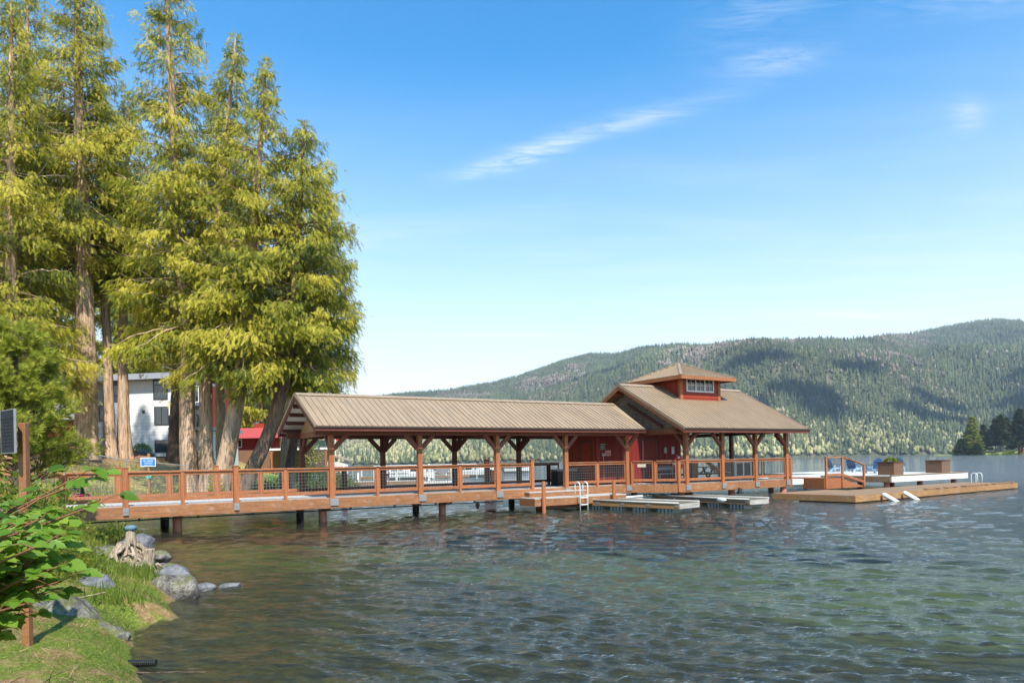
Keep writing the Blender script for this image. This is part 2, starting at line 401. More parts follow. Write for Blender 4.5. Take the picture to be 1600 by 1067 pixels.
def grid_mesh(name, xs, ys, zf, m, smooth=True, keep=None, attrs=None):
    X, Y = np.meshgrid(xs, ys); Z = zf(X, Y); nx, ny = len(xs), len(ys)
    i = (np.arange(ny-1)[:, None]*nx+np.arange(nx-1)[None, :]).ravel()
    F = np.stack([i, i+1, i+1+nx, i+nx], 1)
    if keep is not None:
        k = keep(X, Y).ravel(); F = F[k[F].any(1)]
    return fast_mesh(name, np.stack([X, Y, Z], -1).reshape(-1, 3), F, m, None, smooth, attrs)

# ---- ground / lakebed
T = mat('ground_soil', .92, .2)
P_ = T.new('ShaderNodeNewGeometry').outputs['Position']
sp = T.new('ShaderNodeSeparateXYZ'); T.link(P_, sp.inputs[0])
n1 = T.noise(P_, 1.4, 8, .65); n2 = T.noise(P_, 14, 6, .7); n3 = T.noise(P_, .35, 5, .6)
moss = T.ramp(T.noise(P_, 24, 8, .75), [(.3, (.02, .035, .006)), (.47, (.085, .12, .014)), (.6, (.19, .22, .03)), (.75, (.33, .28, .12))])
duff = T.ramp(n2, [(.25, (.07, .035, .018)), (.5, (.24, .13, .065)), (.75, (.42, .27, .15))])
ygrass = T.ramp(n2, [(.25, (.16, .15, .03)), (.5, (.36, .32, .07)), (.8, (.55, .47, .16))])
lawnc = T.ramp(n2, [(.25, (.06, .13, .015)), (.7, (.15, .26, .03))])
# warm mulch under the cedars, yellow grass towards the water
isfar = T.rmap(sp.outputs[1], 17, 24); hi = T.rmap(sp.outputs[2], 1.9, 2.9)
far_c = T.mix(T.math('MAXIMUM', hi, T.rmap(n1, .52, .62)), ygrass, duff)
cc = T.mix(isfar, T.mix(T.rmap(n1, .50, .60, 0, .85), moss, duff), far_c)
islawn = T.math('MULTIPLY', T.rmap(sp.outputs[1], 50, 58), T.rmap(sp.outputs[0], -30, -26)); cc = T.mix(islawn, cc, lawnc)
# bed
peb = T.new('ShaderNodeTexVoronoi'); peb.inputs['Scale'].default_value = 7; T.link(P_, peb.inputs['Vector'])
bed = T.ramp(n1, [(.34, (.014, .012, .005)), (.5, (.075, .062, .022)), (.68, (.20, .165, .075))])
bed = T.mix(.35, bed, T.mix(T.rmap(peb.outputs['Distance'], 0, .6), (.30, .25, .14), (.05, .045, .02)))
sandx = T.math('MULTIPLY', T.rmap(sp.outputs[1], 10.5, 16), T.rmap(sp.outputs[0], 1, 8))
bed = T.mix(T.math('MULTIPLY', sandx, T.rmap(n3, .36, .58, .15, 1)), bed, (.30, .35, .22))
greenb = T.math('MULTIPLY', T.rmap(sp.outputs[1], 15, 19), T.rmap(n3, .38, .56)); bed = T.mix(T.math('MULTIPLY', greenb, .75), bed, (.24, .27, .07))
cc = T.mix(T.rmap(sp.outputs[2], .04, -.03), cc, bed)
T.link(cc, T.b.inputs['Base Color']); bump(T, n2, .7, .03)
xs = gaxis(-260, 9000, -9, 0, .09, 1.035); ys = gaxis(-60, 9000, 2, 13, .09, 1.03)
ground = grid_mesh('ground', xs, ys, ground_z, T.m, True); tag(ground, 'sloping lake bank with moss, grass and cedar duff running down into the lakebed', 'ground', kind='structure')

# ---- water with real waves
wr_ = np.random.default_rng(5)
WV = []
for i in range(84):
    lam = .12*(10 ** (wr_.random()**1.25)); th = radians(-108)+wr_.normal(0, .40)
    k = 2*pi/lam; WV.append((k*cos(th), k*sin(th), wr_.random()*2*pi, lam, .0080*lam**.66*(1 if lam < .6 else .65)))
def water_z(x, y):
    r = np.hypot(x, y-1)
    z = np.zeros_like(x)
    gust = .55+.9*fbm(x*.16+3, y*.10, 3, 77)
    lee = 1-.35*np.exp(-np.maximum(-shore_d(x, y), 0)/2.5)
    for kx, ky, ph, lam, a in WV:
        z += a*np.clip(1.5-.018*r/lam*1.0, 0, 1)*np.sin(kx*x+ky*y+ph+.8*np.sin(.31*x+.23*y+ph))
    return z*.86*gust*lee
T = mat('lake_water_surface', .05, .5)
T.n.remove(T.b)
P_ = T.new('ShaderNodeNewGeometry').outputs['Position']
sp = T.new('ShaderNodeSeparateXYZ'); T.link(P_, sp.inputs[0])
mpn = scaled(T, P_, .50, 1.75, 1)
b1 = T.noise(mpn, 11, 4, .65, .6); b2 = T.noise(mpn, 3.0, 7, .72, .7); b3 = T.noise(scaled(T, P_, .5, 1.6, 1), .5, 4, .6, .3)
gustm = T.rmap(T.noise(scaled(T, P_, .5, 1.3, 1), .05, 4, .6), .35, .65, .65, 1.15)
farw = T.rmap(sp.outputs[1], 14, 45)
hh = T.math('ADD', T.math('MULTIPLY', b1, .016), T.math('MULTIPLY', b2, T.math('MULTIPLY_ADD', farw, .040, .017)))
hh = T.math('ADD', hh, T.math('MULTIPLY', b3, T.math('MULTIPLY', farw, .20)))
hh = T.math('MULTIPLY', hh, gustm)
bp = T.new('ShaderNodeBump'); bp.inputs['Strength'].default_value = 1.0; bp.inputs['Distance'].default_value = 1.0; T.link(hh, bp.inputs['Height'])
fr = T.new('ShaderNodeFresnel'); fr.inputs['IOR'].default_value = 1.333; T.link(bp.outputs[0], fr.inputs['Normal'])
gl = T.new('ShaderNodeBsdfGlossy'); gl.inputs['Roughness'].default_value = .035; gl.inputs['Color'].default_value = (1, .97, .92, 1); T.link(bp.outputs[0], gl.inputs['Normal'])
tp = T.new('ShaderNodeBsdfTransparent'); tp.inputs[0].default_value = (.80, .88, .66, 1)
df = T.new('ShaderNodeBsdfDiffuse'); T.link(bp.outputs[0], df.inputs['Normal'])
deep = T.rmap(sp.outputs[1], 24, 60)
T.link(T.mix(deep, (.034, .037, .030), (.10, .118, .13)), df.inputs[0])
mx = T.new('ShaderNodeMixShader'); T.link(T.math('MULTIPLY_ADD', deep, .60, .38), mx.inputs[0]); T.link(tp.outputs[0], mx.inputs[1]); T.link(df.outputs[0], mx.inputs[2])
m2 = T.new('ShaderNodeMixShader'); T.link(fr.outputs[0], m2.inputs[0]); T.link(mx.outputs[0], m2.inputs[1]); T.link(gl.outputs[0], m2.inputs[2])
T.link(m2.outputs[0], T.n['Material Output'].inputs[0])
xs = gaxis(-260, 9000, -7, 10, .042, 1.018); ys = gaxis(-60, 9000, 5.2, 12, .036, 1.0105)
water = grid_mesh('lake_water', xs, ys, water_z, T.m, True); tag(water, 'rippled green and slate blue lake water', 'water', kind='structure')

# ---- hills across the lake
SKY = [(-0.628, 0.1210), (-0.448, 0.1130), (-0.269, 0.0914), (-0.178, 0.0969), (-0.160, 0.0993), (-0.088, 0.1033), (-0.034, 0.1130), (0.011, 0.1221), (0.075, 0.1433), (0.111, 0.1517), (0.147, 0.1501), (0.183, 0.1593), (0.237, 0.1636), (0.273, 0.1602), (0.319, 0.1657), (0.364, 0.1675), (0.391, 0.1661), (0.427, 0.1672), (0.472, 0.1636), (0.499, 0.1658), (0.530, 0.1697), (0.571, 0.1725), (0.616, 0.1806), (0.661, 0.1878), (0.689, 0.1900), (0.724, 0.1875), (0.815, 0.1831), (.95, .18), (1.3, .14)]
SKY = np.array(SKY)
Y0H = 1480.
def hill_z(x, y):
    a = x/y; tt = np.interp(a, SKY[:, 0], SKY[:, 1])-.0055
    rid = 3300+500*np.sin(a*9+1)+300*np.sin(a*23)
    shore = Y0H+60*np.sin(a*13)+40*np.sin(a*31)-500*np.clip(-a-.28, 0, 1)
    g = (y-shore)/(rid-shore)
    gg = np.clip(g, 0, 1)
    prof = .26*np.clip(gg/.28, 0, 1)**.9+.74*np.clip((gg-.12)/.88, 0, 1)**1.1
    relief = (fbm(x/620., y/620., 5, 40)-.5)*2
    ridge2 = (1-np.abs(2*fbm(x/900.+y/2600., y/1100., 4, 55)-1)*2)
    h = tt*rid*prof*(1+.55*relief*np.clip(gg*3, 0, 1)*(1-gg)+.45*ridge2*np.clip(gg*2, 0, 1)*(1-gg))
    h = h + 35*relief*np.clip(gg*3, 0, 1)*np.clip(1-gg, 0, 1)
    cap = tt*y*.985
    h = np.where(gg < .97, np.minimum(h, cap), h)
    h = np.where(g > 1, tt*rid-(y-rid)*.12, h)
    return np.where(g < 0, -6+g*0, h+1.0)
xs = np.arange(-2600, 5600, 26.); ys = np.arange(1250, 5200, 26.)
T = mat('hill_soil', .95, .15); n1 = T.noise(T.new('ShaderNodeNewGeometry').outputs['Position'], .02, 8, .7)
T.link(T.ramp(n1, [(.3, (.028, .040, .022)), (.5, (.07, .075, .04)), (.7, (.16, .13, .09))]), T.b.inputs['Base Color'])
keep = lambda X, Y: (X/Y > -.75) & (X/Y < 1.25)
hills = grid_mesh('hills', xs, ys, hill_z, T.m, True, keep); tag(hills, 'long forested ridge across the lake rising to the right', 'hill', kind='structure')

# forest on the hills : one mass
def forest():
    out = []
    # template conifer: ragged stacked cones (unit height, unit radius)
    def conifer(sd):
        r = np.random.default_rng(sd); V = []; F = []
        for (z0, z1, rr) in ((.05, .55, 1.), (.32, .80, .74), (.60, 1.05, .45)):
            b = len(V); n = 6
            for k in range(n):
                t = 2*pi*k/n+r.random(); q = rr*(.75+.5*r.random()); V.append((q*cos(t), q*sin(t), z0+.09*r.random()))
            V.append((r.normal(0, .05), r.normal(0, .05), z1))
            for k in range(n): F.append((b+k, b+(k+1) % n, b+n))
        return np.array(V), np.array(F)
    def broad(sd):
        r = np.random.default_rng(sd); g = (1+5**.5)/2
        V = np.array([(-1, g, 0), (1, g, 0), (-1, -g, 0), (1, -g, 0), (0, -1, g), (0, 1, g), (0, -1, -g), (0, 1, -g), (g, 0, -1), (g, 0, 1), (-g, 0, -1), (-g, 0, 1)], float)/1.9
        F = np.array([(0, 11, 5), (0, 5, 1), (0, 1, 7), (0, 7, 10), (0, 10, 11), (1, 5, 9), (5, 11, 4), (11, 10, 2), (10, 7, 6), (7, 1, 8), (3, 9, 4), (3, 4, 2), (3, 2, 6), (3, 6, 8), (3, 8, 9), (4, 9, 5), (2, 4, 11), (6, 2, 10), (8, 6, 7), (9, 8, 1)])
        V = V*(.7+.6*r.random((12, 1))); V[:, 2] = V[:, 2]*.5+.5
        return V, F
    cs = [conifer(i) for i in range(5)]; bs = [broad(i+20) for i in range(4)]
    r = np.random.default_rng(99)
    n = 190000
    Y = np.sqrt(r.random(n)*(3900**2-1000**2)+1000**2); a = r.uniform(-.42, .80, n); X = a*Y
    e = 14.; Z = hill_z(X, Y); ok = Z > 1
    zx = (hill_z(X, Y+e)-Z)/e                              # facing slope: keep what can be seen
    ok &= (Z-hill_z(X, Y-40) > -3)
    X, Y, Z = X[ok], Y[ok], Z[ok]; n = len(X)
    el = Z/np.maximum(np.interp(X/Y, SKY[:, 0], SKY[:, 1])*Y, 1)
    patch = fbm(X/260, Y/420, 4, 61); patch2 = fbm(X/90, Y/120, 3, 71); clr = fbm(X/700, Y/500, 3, 88)
    pb = np.clip(.62-.70*np.clip(el, 0, .7)+2.6*(patch-.5)+1.6*(patch2-.5), .04, .92)
    isb = r.random(n) < pb
    thin = (clr > .60) & (el > .5); keepm = ~(thin & (r.random(n) < .75)); X, Y, Z, el, isb, patch, clr = [q[keepm] for q in (X, Y, Z, el, isb, patch, clr)]; n = len(X)
    H_ = np.where(isb, r.uniform(8, 18, n), (10+24*r.random(n)**1.6)*(1-.2*np.clip(el, 0, 1))); R_ = np.where(isb, r.uniform(2.4, 5.4, n), r.uniform(2.2, 5.0, n))
    t = r.random((n, 1))
    conc = np.array([.034, .050, .026])*(1-t)+np.array([.105, .122, .052])*t
    t2 = r.random((n, 1))**1.1; b1_ = np.array([.12, .13, .045])*(1-t2)+np.array([.34, .305, .15])*t2; b2_ = np.array([.10, .078, .062])*(1-t2)+np.array([.22, .18, .14])*t2
    up = np.clip(el*2.0-.3+(r.random(n)-.5)*.8, 0, 1)[:, None]
    bc = b1_*(1-up)+b2_*up
    col = np.where(isb[:, None], bc, conc)*(.55+.95*fbm(X/170, Y/240, 3, 33))[:, None]
    Vs = []; Fs = []; Cs = []; off = 0
    kind = r.integers(0, 5, n)
    for ki, tl in ((False, cs), (True, bs)):
        for j, (tv, tf) in enumerate(tl):
            sel = (isb == ki) & (kind % len(tl) == j); m = sel.sum()
            if not m: continue
            rot = r.random(m)*2*pi; c, s = np.cos(rot)[:, None], np.sin(rot)[:, None]
            vx = (tv[None, :, 0]*c-tv[None, :, 1]*s)*R_[sel][:, None]+X[sel][:, None]
            vy = (tv[None, :, 0]*s+tv[None, :, 1]*c)*R_[sel][:, None]+Y[sel][:, None]
            vz = tv[None, :, 2]*H_[sel][:, None]+Z[sel][:, None]-1
            V = np.stack([vx, vy, vz], -1).reshape(-1, 3); k = len(tv)
            F = (tf[None]+np.arange(m)[:, None, None]*k).reshape(-1, 3)+off
            Vs.append(V); Fs.append(F); Cs.append(np.repeat(np.c_[col[sel], np.ones(m)], k, 0)); off += len(V)
    m = bpy.data.materials.new('far_forest_foliage'); m.use_nodes = True; T = NT(m.node_tree)
    at = T.new('ShaderNodeAttribute'); at.attribute_name = 'col'; bb = T.n['Principled BSDF']; bb.inputs['Roughness'].default_value = .9; bb.inputs['Specular IOR Level'].default_value = .1
    T.link(at.outputs['Color'], bb.inputs['Base Color'])
    return fast_mesh('hill_forest', np.concatenate(Vs), np.concatenate(Fs), m, None, False, {'col': ('FLOAT_COLOR', np.concatenate(Cs))})
fo = forest(); tag(fo, 'dense mixed forest of dark conifers and pale budding trees covering the far ridge', 'forest', kind='stuff')
# ================================================================ COVERED PIER (local frame: x along pier, y away from viewer, z up)
ZD = .97      # deck level
def lobj(mb, name, m, parent, **k): return mb.build(name, m, parent, **k)
def seam_roof(poly_pts, parent, name, e0, e1, r0, r1, pitch, m, th=.05):
    """one metal roof slope: eave e0->e1, ridge r0->r1 (local 3-D points), seams every `pitch` m"""
    e0, e1, r0, r1 = [np.array(p, float) for p in (e0, e1, r0, r1)]
    n = np.cross(e1-e0, r0-e0); n /= np.linalg.norm(n)
    if n[2] < 0: n = -n
    mb = MB(); q = [e0, e1, r1, r0]
    mb.add([p-n*th for p in q]+list(q), [(3, 2, 1, 0), (4, 5, 6, 7), (0, 1, 5, 4), (1, 2, 6, 5), (2, 3, 7, 6), (3, 0, 4, 7)])
    L = np.linalg.norm(e1-e0); k = int(L/pitch)
    d = (e1-e0)/L; upv = (r0-e0)-((r0-e0)@d)*d; hgt = np.linalg.norm(upv); upv /= hgt
    s0 = (r0-e0)@d; s1 = L-((r1-e0)@d)
    for i in range(k+1):
        x = min(max(i*pitch+.03, .03), L-.03); hh = hgt
        if s0 > .1 and x < s0: hh = hgt*x/s0
        if s1 > .1 and L-x < s1: hh = min(hh, hgt*(L-x)/s1)
        if hh < .08: continue
        a = e0+d*x+n*.014; b = a+upv*hh; mb.bar(a, b, .026, .034, n)
    return mb.build(name, m, parent)
def wire_panel(x0, x1, z0, z1, parent, y=0, axis=0, step=.115, p0=None, p1=None):
    mb = MB(); r = .009
    if p0 is None:
        p0 = np.array((x0, y) if axis == 0 else (y, x0), float); p1 = np.array((x1, y) if axis == 0 else (y, x1), float)
    L = np.linalg.norm(p1-p0); d = (p1-p0)/L
    n = max(1, round(L/step)); m_ = max(1, round((z1-z0)/step))
    for i in range(1, n):
        q = p0+d*L*i/n; mb.bar((q[0], q[1], z0), (q[0], q[1], z1), r, r, (d[0], d[1], 0))
    for j in range(1, m_):
        z = z0+(z1-z0)*j/m_; mb.bar((p0[0], p0[1], z), (p1[0], p1[1], z), r, r)
    return mb.build('wire_mesh', M['wire'], parent)
def rail_bay(p0, p1, parent, zd=ZD, mt=None, wired=True, mat_r='stain'):
    """rails and wire between two posts (2-D end points already clear of the posts)"""
    p0 = np.array(p0, float); p1 = np.array(p1, float); d = (p1-p0)/np.linalg.norm(p1-p0); mt = M[mat_r]
    def P(p, z): return (p[0], p[1], z)
    L = np.linalg.norm(p1-p0)
    o = MB(); o.bar((0, 0, 0), (L, 0, 0), .15, .045); o = o.build('cap_rail', mt, parent, bevel=.006); o.location = P(p0, zd+1.10); o.rotation_euler = (0, 0, math.atan2(d[1], d[0]))
    for nm, z, h in (('top_rail', zd+1.02, .095), ('bottom_rail', zd+.19, .13)):
        o = MB(); o.bar((0, 0, 0), (L, 0, 0), .05, h); o = o.build(nm, mt, parent, bevel=.005); o.location = P(p0, z); o.rotation_euler = (0, 0, math.atan2(d[1], d[0]))
    for q in (p0+d*.03, p1-d*.03): fr_ = MB(); fr_.bar(P(q, zd+.25), P(q, zd+.975), .05, .05, (d[0], d[1], 0)); fr_.build('mesh_frame', mt, parent)
    if wired: wire_panel(0, 0, zd+.255, zd+.972, parent, p0=p0+d*.055, p1=p1-d*.055)
def post(x, y, z0, z1, parent, w_=.19, m=None, name='post', cap=False):
    mb = MB(); mb.box(-w_/2, w_/2, -w_/2, w_/2, 0, z1-z0)
    if cap: mb.box(-w_/2-.02, w_/2+.02, -w_/2-.02, w_/2+.02, z1-z0, z1-z0+.035)
    o = mb.build(name, m or M['stain_v'], parent, bevel=.008); o.location = (x, y, z0); return o
def plate(x, y, z, parent, w_=.31, h=.26, face=-1):
    mb = MB(); mb.box(-w_/2, w_/2, face*.012, 0, -h/2, h/2)
    o = mb.build('bracket_plate', M['galv'], parent); o.location = (x, y, z)
    for i in (-1, 1): bt = MB(); bt.tube([(i*w_*.22, face*.010, 0), (i*w_*.22, face*.035, 0)], .018, 6); bt.build('bolt', M['galv'], o)
def brace(p, q, parent, m=None, w_=.13):
    mb = MB(); mb.bar(p, q, w_, .17); return mb.build('brace', m or M['shade_tone'], parent, bevel=.006)
def pile(x, y, z1, parent, m=None, r=.15, z0=-2.5):
    mb = MB(); mb.tube([(0, 0, z0), (0, 0, z1)], r, 20); o = mb.build('pile', m or M['pilesteel'], parent, smooth=False); o.location = (x, y, 0)
    return o

pier = empty('covered_pier', wpos(0, 0, 0), RZ, 'long covered walkway on piles with orange timber posts, railings and a tan metal roof', 'pier')
# deck boards
mb = MB(); x = -11.4
while x < 14.4:
    mb.box(x, x+.14, .07, 3.93, ZD-.045, ZD); x += .147
lobj(mb, 'deck', M['greydeck'], pier)
# edge beams in lengths
for x0, x1 in ((-11.4, -6.82), (-6.815, -3.4), (-3.395, 0), (.004, 3.6), (3.604, 7.2), (7.204, 10.8), (10.804, 14.66)):
    mb = MB(); mb.box(0, x1-x0-.006, -.06, .06, .565, .955); o = mb.build('edge_beam', M['stain_w'], pier, bevel=.01); o.location = (x0, 0, 0)
    for xx in (.55, 1.4, x1-x0-1.0, x1-x0-.4):
        for dx_, zz_ in ((0, .83), (.02, .66)): bl = MB(); bl.tube([(xx+dx_, -.055, zz_), (xx+dx_, -.078, zz_)], .017, 6); bl.build('bolt', M['galv'], o)
mb = MB(); mb.box(-11.4, 14.6, 3.94, 4.06, .565, .955); lobj(mb, 'back_edge_beam', M['stain_w'], pier)
for x in (-8.6, -5.2, -.1, 3.6, 5.0, 8.6, 10.8, 14.3):
    mb = MB(); mb.box(x-.12, x+.12, .2, 3.8, .50, .90); lobj(mb, 'cross_beam', M['stain_and_shade'], pier)
mb = MB()
for y in (.9, 1.6, 2.4, 3.2): mb.box(-11.4, 14.5, y-.04, y+.04, .70, .915)
lobj(mb, 'joists', M['stain_and_shade'], pier)
for x, y in ((-5.2, .75), (-5.35, 3.3), (-.15, .72), (-.35, 3.2), (4.95, .8), (4.8, 3.2), (9.9, .9), (9.9, 3.3), (14.1, .9), (14.1, 3.3)):
    pile(x, y, .52, pier, M['pilesteel'] if y < 2 else M['black'], .15)  # back row coloured black to carry the shade under the deck
mb = MB(); mb.tube([(-11, .25, .47), (-5, .25, .49), (0, .25, .48), (7.6, .25, .47)], .022, 6); cnd = lobj(mb, 'conduit', M['black'], pier)
mb = MB()
for x in np.arange(-10, 7.5, 1.8): mb.box(x-.03, x+.03, .21, .29, .45, .56)
mb.build('conduit_clamp', M['black'], cnd)
mb = MB(); mb.tube([(6.4, .35, .20), (6.4, .35, .50)], .06, 8); mb.box(6.33, 6.47, .28, .42, .30, .40); lobj(mb, 'hanging_fitting', M['black'], pier)
# roof posts
for x in (0, 3.6, 7.2, 10.8, 14.4):
    post(x, 0, .72, 3.30, pier); plate(x+.06, -.095, .80, pier)
    if x < 14: post(x, 4.0, .72, 3.30, pier, m=M['stain_and_shade_v'])  # back posts get a darker colour in place of roof shade
# ramp & minor posts
for x in (-10.2, -6.8, -3.4): post(x, -.02, .80, 2.20, pier, .17, cap=True); plate(x, -.105, .80, pier, .17, .24)
for x in (-8.5, -5.1, -1.7): post(x, 0, .72, 2.03, pier, .11)
for x in (1.8, 5.4, 12.6): post(x, 0, .72, 2.03, pier, .11)
post(8.97, 0, .72, 2.22, pier, .15, cap=True)
for x in (-10.2, -6.8, -3.4): post(x, 4.02, .80, 2.22, pier, .17, cap=True)
for x in (-8.5, -5.1, -1.7, 1.8, 5.4, 9.0, 12.6): post(x, 4.0, .72, 2.03, pier, .11, m=M['stain_and_shade_v'] if x > 0 else None)  # roofed back posts: shadow painted in as the dark tone
xs_ = [(-11.4, -10.29), (-10.11, -8.56), (-8.44, -6.89), (-6.71, -5.16), (-5.04, -3.49), (-3.31, -1.76), (-1.64, -.1), (.1, 1.74), (1.86, 3.5), (3.7, 5.34), (5.46, 7.1), (7.3, 8.89), (10.9, 12.54), (12.66, 14.3)]
for a, b in xs_: rail_bay((a, 0), (b, 0), pier)
for a, b in xs_[:11]+[(7.3, 8.94), (9.06, 10.7), (10.9, 12.54), (12.66, 13.25)]: rail_bay((a, 4.0), (b, 4.0), pier, mat_r='stain_and_shade' if a > 0 else 'stain')  # back rails under the roof take a dark colour for shadow
# headers
for y, m in ((0, 'shade_tone'), (4.0, 'stain_and_shade')):
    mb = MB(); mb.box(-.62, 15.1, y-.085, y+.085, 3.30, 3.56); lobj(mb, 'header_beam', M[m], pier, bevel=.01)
    for x in (0, 3.6, 7.2, 10.8, 14.4):
        if y and x > 14: continue
        for s in (-1, 1):
            if x == 0 and s < 0: continue
            brace((x+s*.08, y, 2.76), (x+s*.62, y, 3.32), pier, M[m])
for x in (0, 3.6, 7.2, 10.8):
    mb = MB(); mb.box(x-.07, x+.07, .09, 3.91, 3.30, 3.50); lobj(mb, 'tie_beam', M['stain_and_shade'], pier)
    brace((x, .08, 2.76), (x, .62, 3.32), pier, M['stain_and_shade']); brace((x, 3.92, 2.76), (x, 3.38, 3.32), pier, M['stain_and_shade'])
# roof
RS0, RS1, ZE, ZR = -.76, 15.62, 3.62, 5.0
seam_roof(None, pier, 'roof', (RS0, -.74, ZE), (14.95, -.74, ZE), (RS0, 2, ZR), (15.4, 2, ZR), .235, M['roof'])
seam_roof(None, pier, 'back_roof', (RS0, 4.74, ZE), (14.95, 4.74, ZE), (RS0, 2, ZR), (15.4, 2, ZR), .235, M['roof'])
k = (ZR-ZE)/2.74
mb = MB(); mb.prism([(1.80, ZR-.10+.055), (2.0, ZR+.055), (2.20, ZR-.10+.055), (2.2, ZR-.115+.055), (2.0, ZR+.03), (1.8, ZR-.115+.055)], 0, RS0-.01, 15.3); lobj(mb, 'ridge_cap', M['roof'], pier)
mb = MB()                                                       # white ceiling boards under the metal
for a, b in ((-.66, 1.985), (4.66, 2.015)):
    za = ZE+k*((a+.74) if a < 2 else (4.74-a))-.085; zb = ZR-.095
    mb.add([(RS0+.03, a, za), (14.9, a, za), (14.9, b, zb), (RS0+.03, b, zb), (RS0+.03, a, za-.02), (14.9, a, za-.02), (14.9, b, zb-.02), (RS0+.03, b, zb-.02)],
           [(0, 1, 2, 3), (7, 6, 5, 4), (0, 4, 5, 1), (1, 5, 6, 2), (2, 6, 7, 3), (3, 7, 4, 0)])
lobj(mb, 'ceiling', M['soffit'], pier)
for y in (-.35, .25, .85, 1.45, 2.55, 3.15, 3.75, 4.35):          # purlins
    z = ZR-k*abs(y-2)-.16; mb = MB(); mb.box(RS0+.06, 14.8, y-.045, y+.045, z-.09, z+.045); lobj(mb, 'purlin', M['stain_and_shade'], pier)
for sx in (RS0, RS0+.0):
    pass
for s in (-1, 1):                                               # rake boards at the open gable
    mb = MB(); mb.prism([(2, ZR-.06), (2+s*2.76, ZE-.07), (2+s*2.76, ZE-.24), (2, ZR-.25)], 0, RS0-.045, RS0-.002); lobj(mb, 'rake_board', M['stain_and_shade'], pier)
    mb = MB(); mb.prism([(2, ZR+.035), (2+s*2.78, ZE+.025), (2+s*2.78, ZE-.075), (2, ZR-.062)], 0, RS0-.062, RS0-.046); lobj(mb, 'rake_trim', M['roof'], pier)
mb = MB(); mb.box(RS0-.04, 14.97, -.79, -.745, ZE-.20, ZE-.035); lobj(mb, 'fascia', M['stain_and_shade'], pier)
mb = MB(); mb.box(RS0-.05, 14.98, -.84, -.792, ZE-.085, ZE-.02); lobj(mb, 'gutter', M['gutter'], pier, bevel=.015)
mb = MB(); mb.box(RS0-.04, 14.97, 4.745, 4.79, ZE-.20, ZE-.035); lobj(mb, 'back_fascia', M['stain_and_shade'], pier)
mb = MB(); mb.prism([(.02, 3.52), (3.98, 3.52), (2, ZR-.30)], 0, -.06, .06); lobj(mb, 'gable_board', M['dryboard'], pier)
mb = MB(); mb.box(-.10, .10, .10, 3.90, 3.30, 3.52); lobj(mb, 'gable_tie', M['stain_y'], pier)

# ================================================================ PAVILION
pav = empty('pavilion', wpos(16.1, -1.73, 0), RZ, 'open timber boathouse pavilion with red walls, tan metal gable roof and a small cupola', 'pavilion')
class Off:                                                      # build in pier coordinates, parent to the pavilion
    pass
ox, oy = 16.1, -1.73
def pobj(mb, name, m, parent=pav, **k):
    if parent is pav: mb.v = [(a-ox, b-oy, c) for a, b, c in mb.v]
    return mb.build(name, m, parent, **k)
PV = -1.73; PB = 5.65; P0 = 16.62; PD = 2.44; PX1 = 24.36
def ppost(x, y, z0, z1, w_=.19, m=None, name='post', cap=False): return post(x-ox, y-oy, z0, z1, pav, w_, m, name, cap)
def prail(a, b, **k): rail_bay((a[0]-ox, a[1]-oy), (b[0]-ox, b[1]-oy), pav, **k)
def pbrace(p, q, m=None): return brace((p[0]-ox, p[1]-oy, p[2]), (q[0]-ox, q[1]-oy, q[2]), pav, m)
mb = MB(); x = 14.5
while x < PX1-.05:
    y0 = PV+.07 if x > 16.1 else max(PV+.1, .05-(x-14.7)*1.73/1.4)
    mb.box(x, x+.14, y0, PB, ZD-.045, ZD); x += .147
pobj(mb, 'deck', M['greydeck'])
for a, b in (((16.08, PV), (20.2, PV)), ((20.21, PV), (PX1, PV))):
    mb = MB(); mb.bar((a[0], a[1], .76), (b[0], b[1], .76), .12, .40); pobj(mb, 'edge_beam', M['stain_w'], bevel=.01)
mb = MB(); mb.bar((14.70, -.0, .76), (16.05, PV+.02, .76), .11, .39); pobj(mb, 'corner_beam', M['stain_w'], bevel=.01)
mb = MB(); mb.box(PX1-.06, PX1+.06, PV+.06, PB, .56, .955); pobj(mb, 'side_beam', M['stain_w'])
mb = MB(); mb.box(14.6, PX1-.07, PB-.06, PB+.06, .56, .955); pobj(mb, 'back_edge_beam', M['stain_w'])
mb = MB()
for y in np.arange(-1.2, 5.5, .8): mb.box(15.6, 24.2, y-.04, y+.04, .66, .915)
pobj(mb, 'joists', M['stain_and_shade'])
for x, y in ((23.9, -1.55), (23.9, 2.0), (23.9, 5.2), (20.2, 2.), (16.6, 2.0), (16.7, -1.3), (20.2, -1.3)): pile(x-ox, y-oy, .60, pav, None, .16)
mb = MB(); mb.tube([(23.9, -1.55, .13), (23.9, -1.55, .19)], .27, 20); pobj(mb, 'pile_collar', M['whitepl'])
mb = MB(); mb.tube([(20.1, -1.9, .42), (20.15, -1.9, .62)], .11, 12); mb.box(19.95, 20.3, -2.0, -1.8, .36, .43); pobj(mb, 'mooring_fitting', M['darkmetal'])
# posts
for i in range(4):
    x = P0+i*PD; ppost(x, PV, .72, 3.42); plate(x+.05-ox, PV-.095-oy, .79, pav)
    for s in (-1, 1):
        if i == 0 and s < 0: continue
        if i == 3 and s > 0: continue
        if i == 1 and s > 0: continue
        pbrace((x+s*.08, PV, 2.78), (x+s*.68, PV, 3.38))
xe = P0+3*PD
for y in (1.95, PB-.05): ppost(xe, y, .72, 3.42 if y > 3 else 5.2, m=M['stain_and_shade_v'])
for x in (P0, P0+PD, P0+2*PD): ppost(x, PB-.05, .72, 3.42, m=M['stain_and_shade_v'])
pbrace((P0-.02, PV+.08, 2.78), (P0-.02, PV+.68, 3.38)); pbrace((xe, PV+.08, 2.78), (xe, PV+.68, 3.38), M['stain_and_shade'])
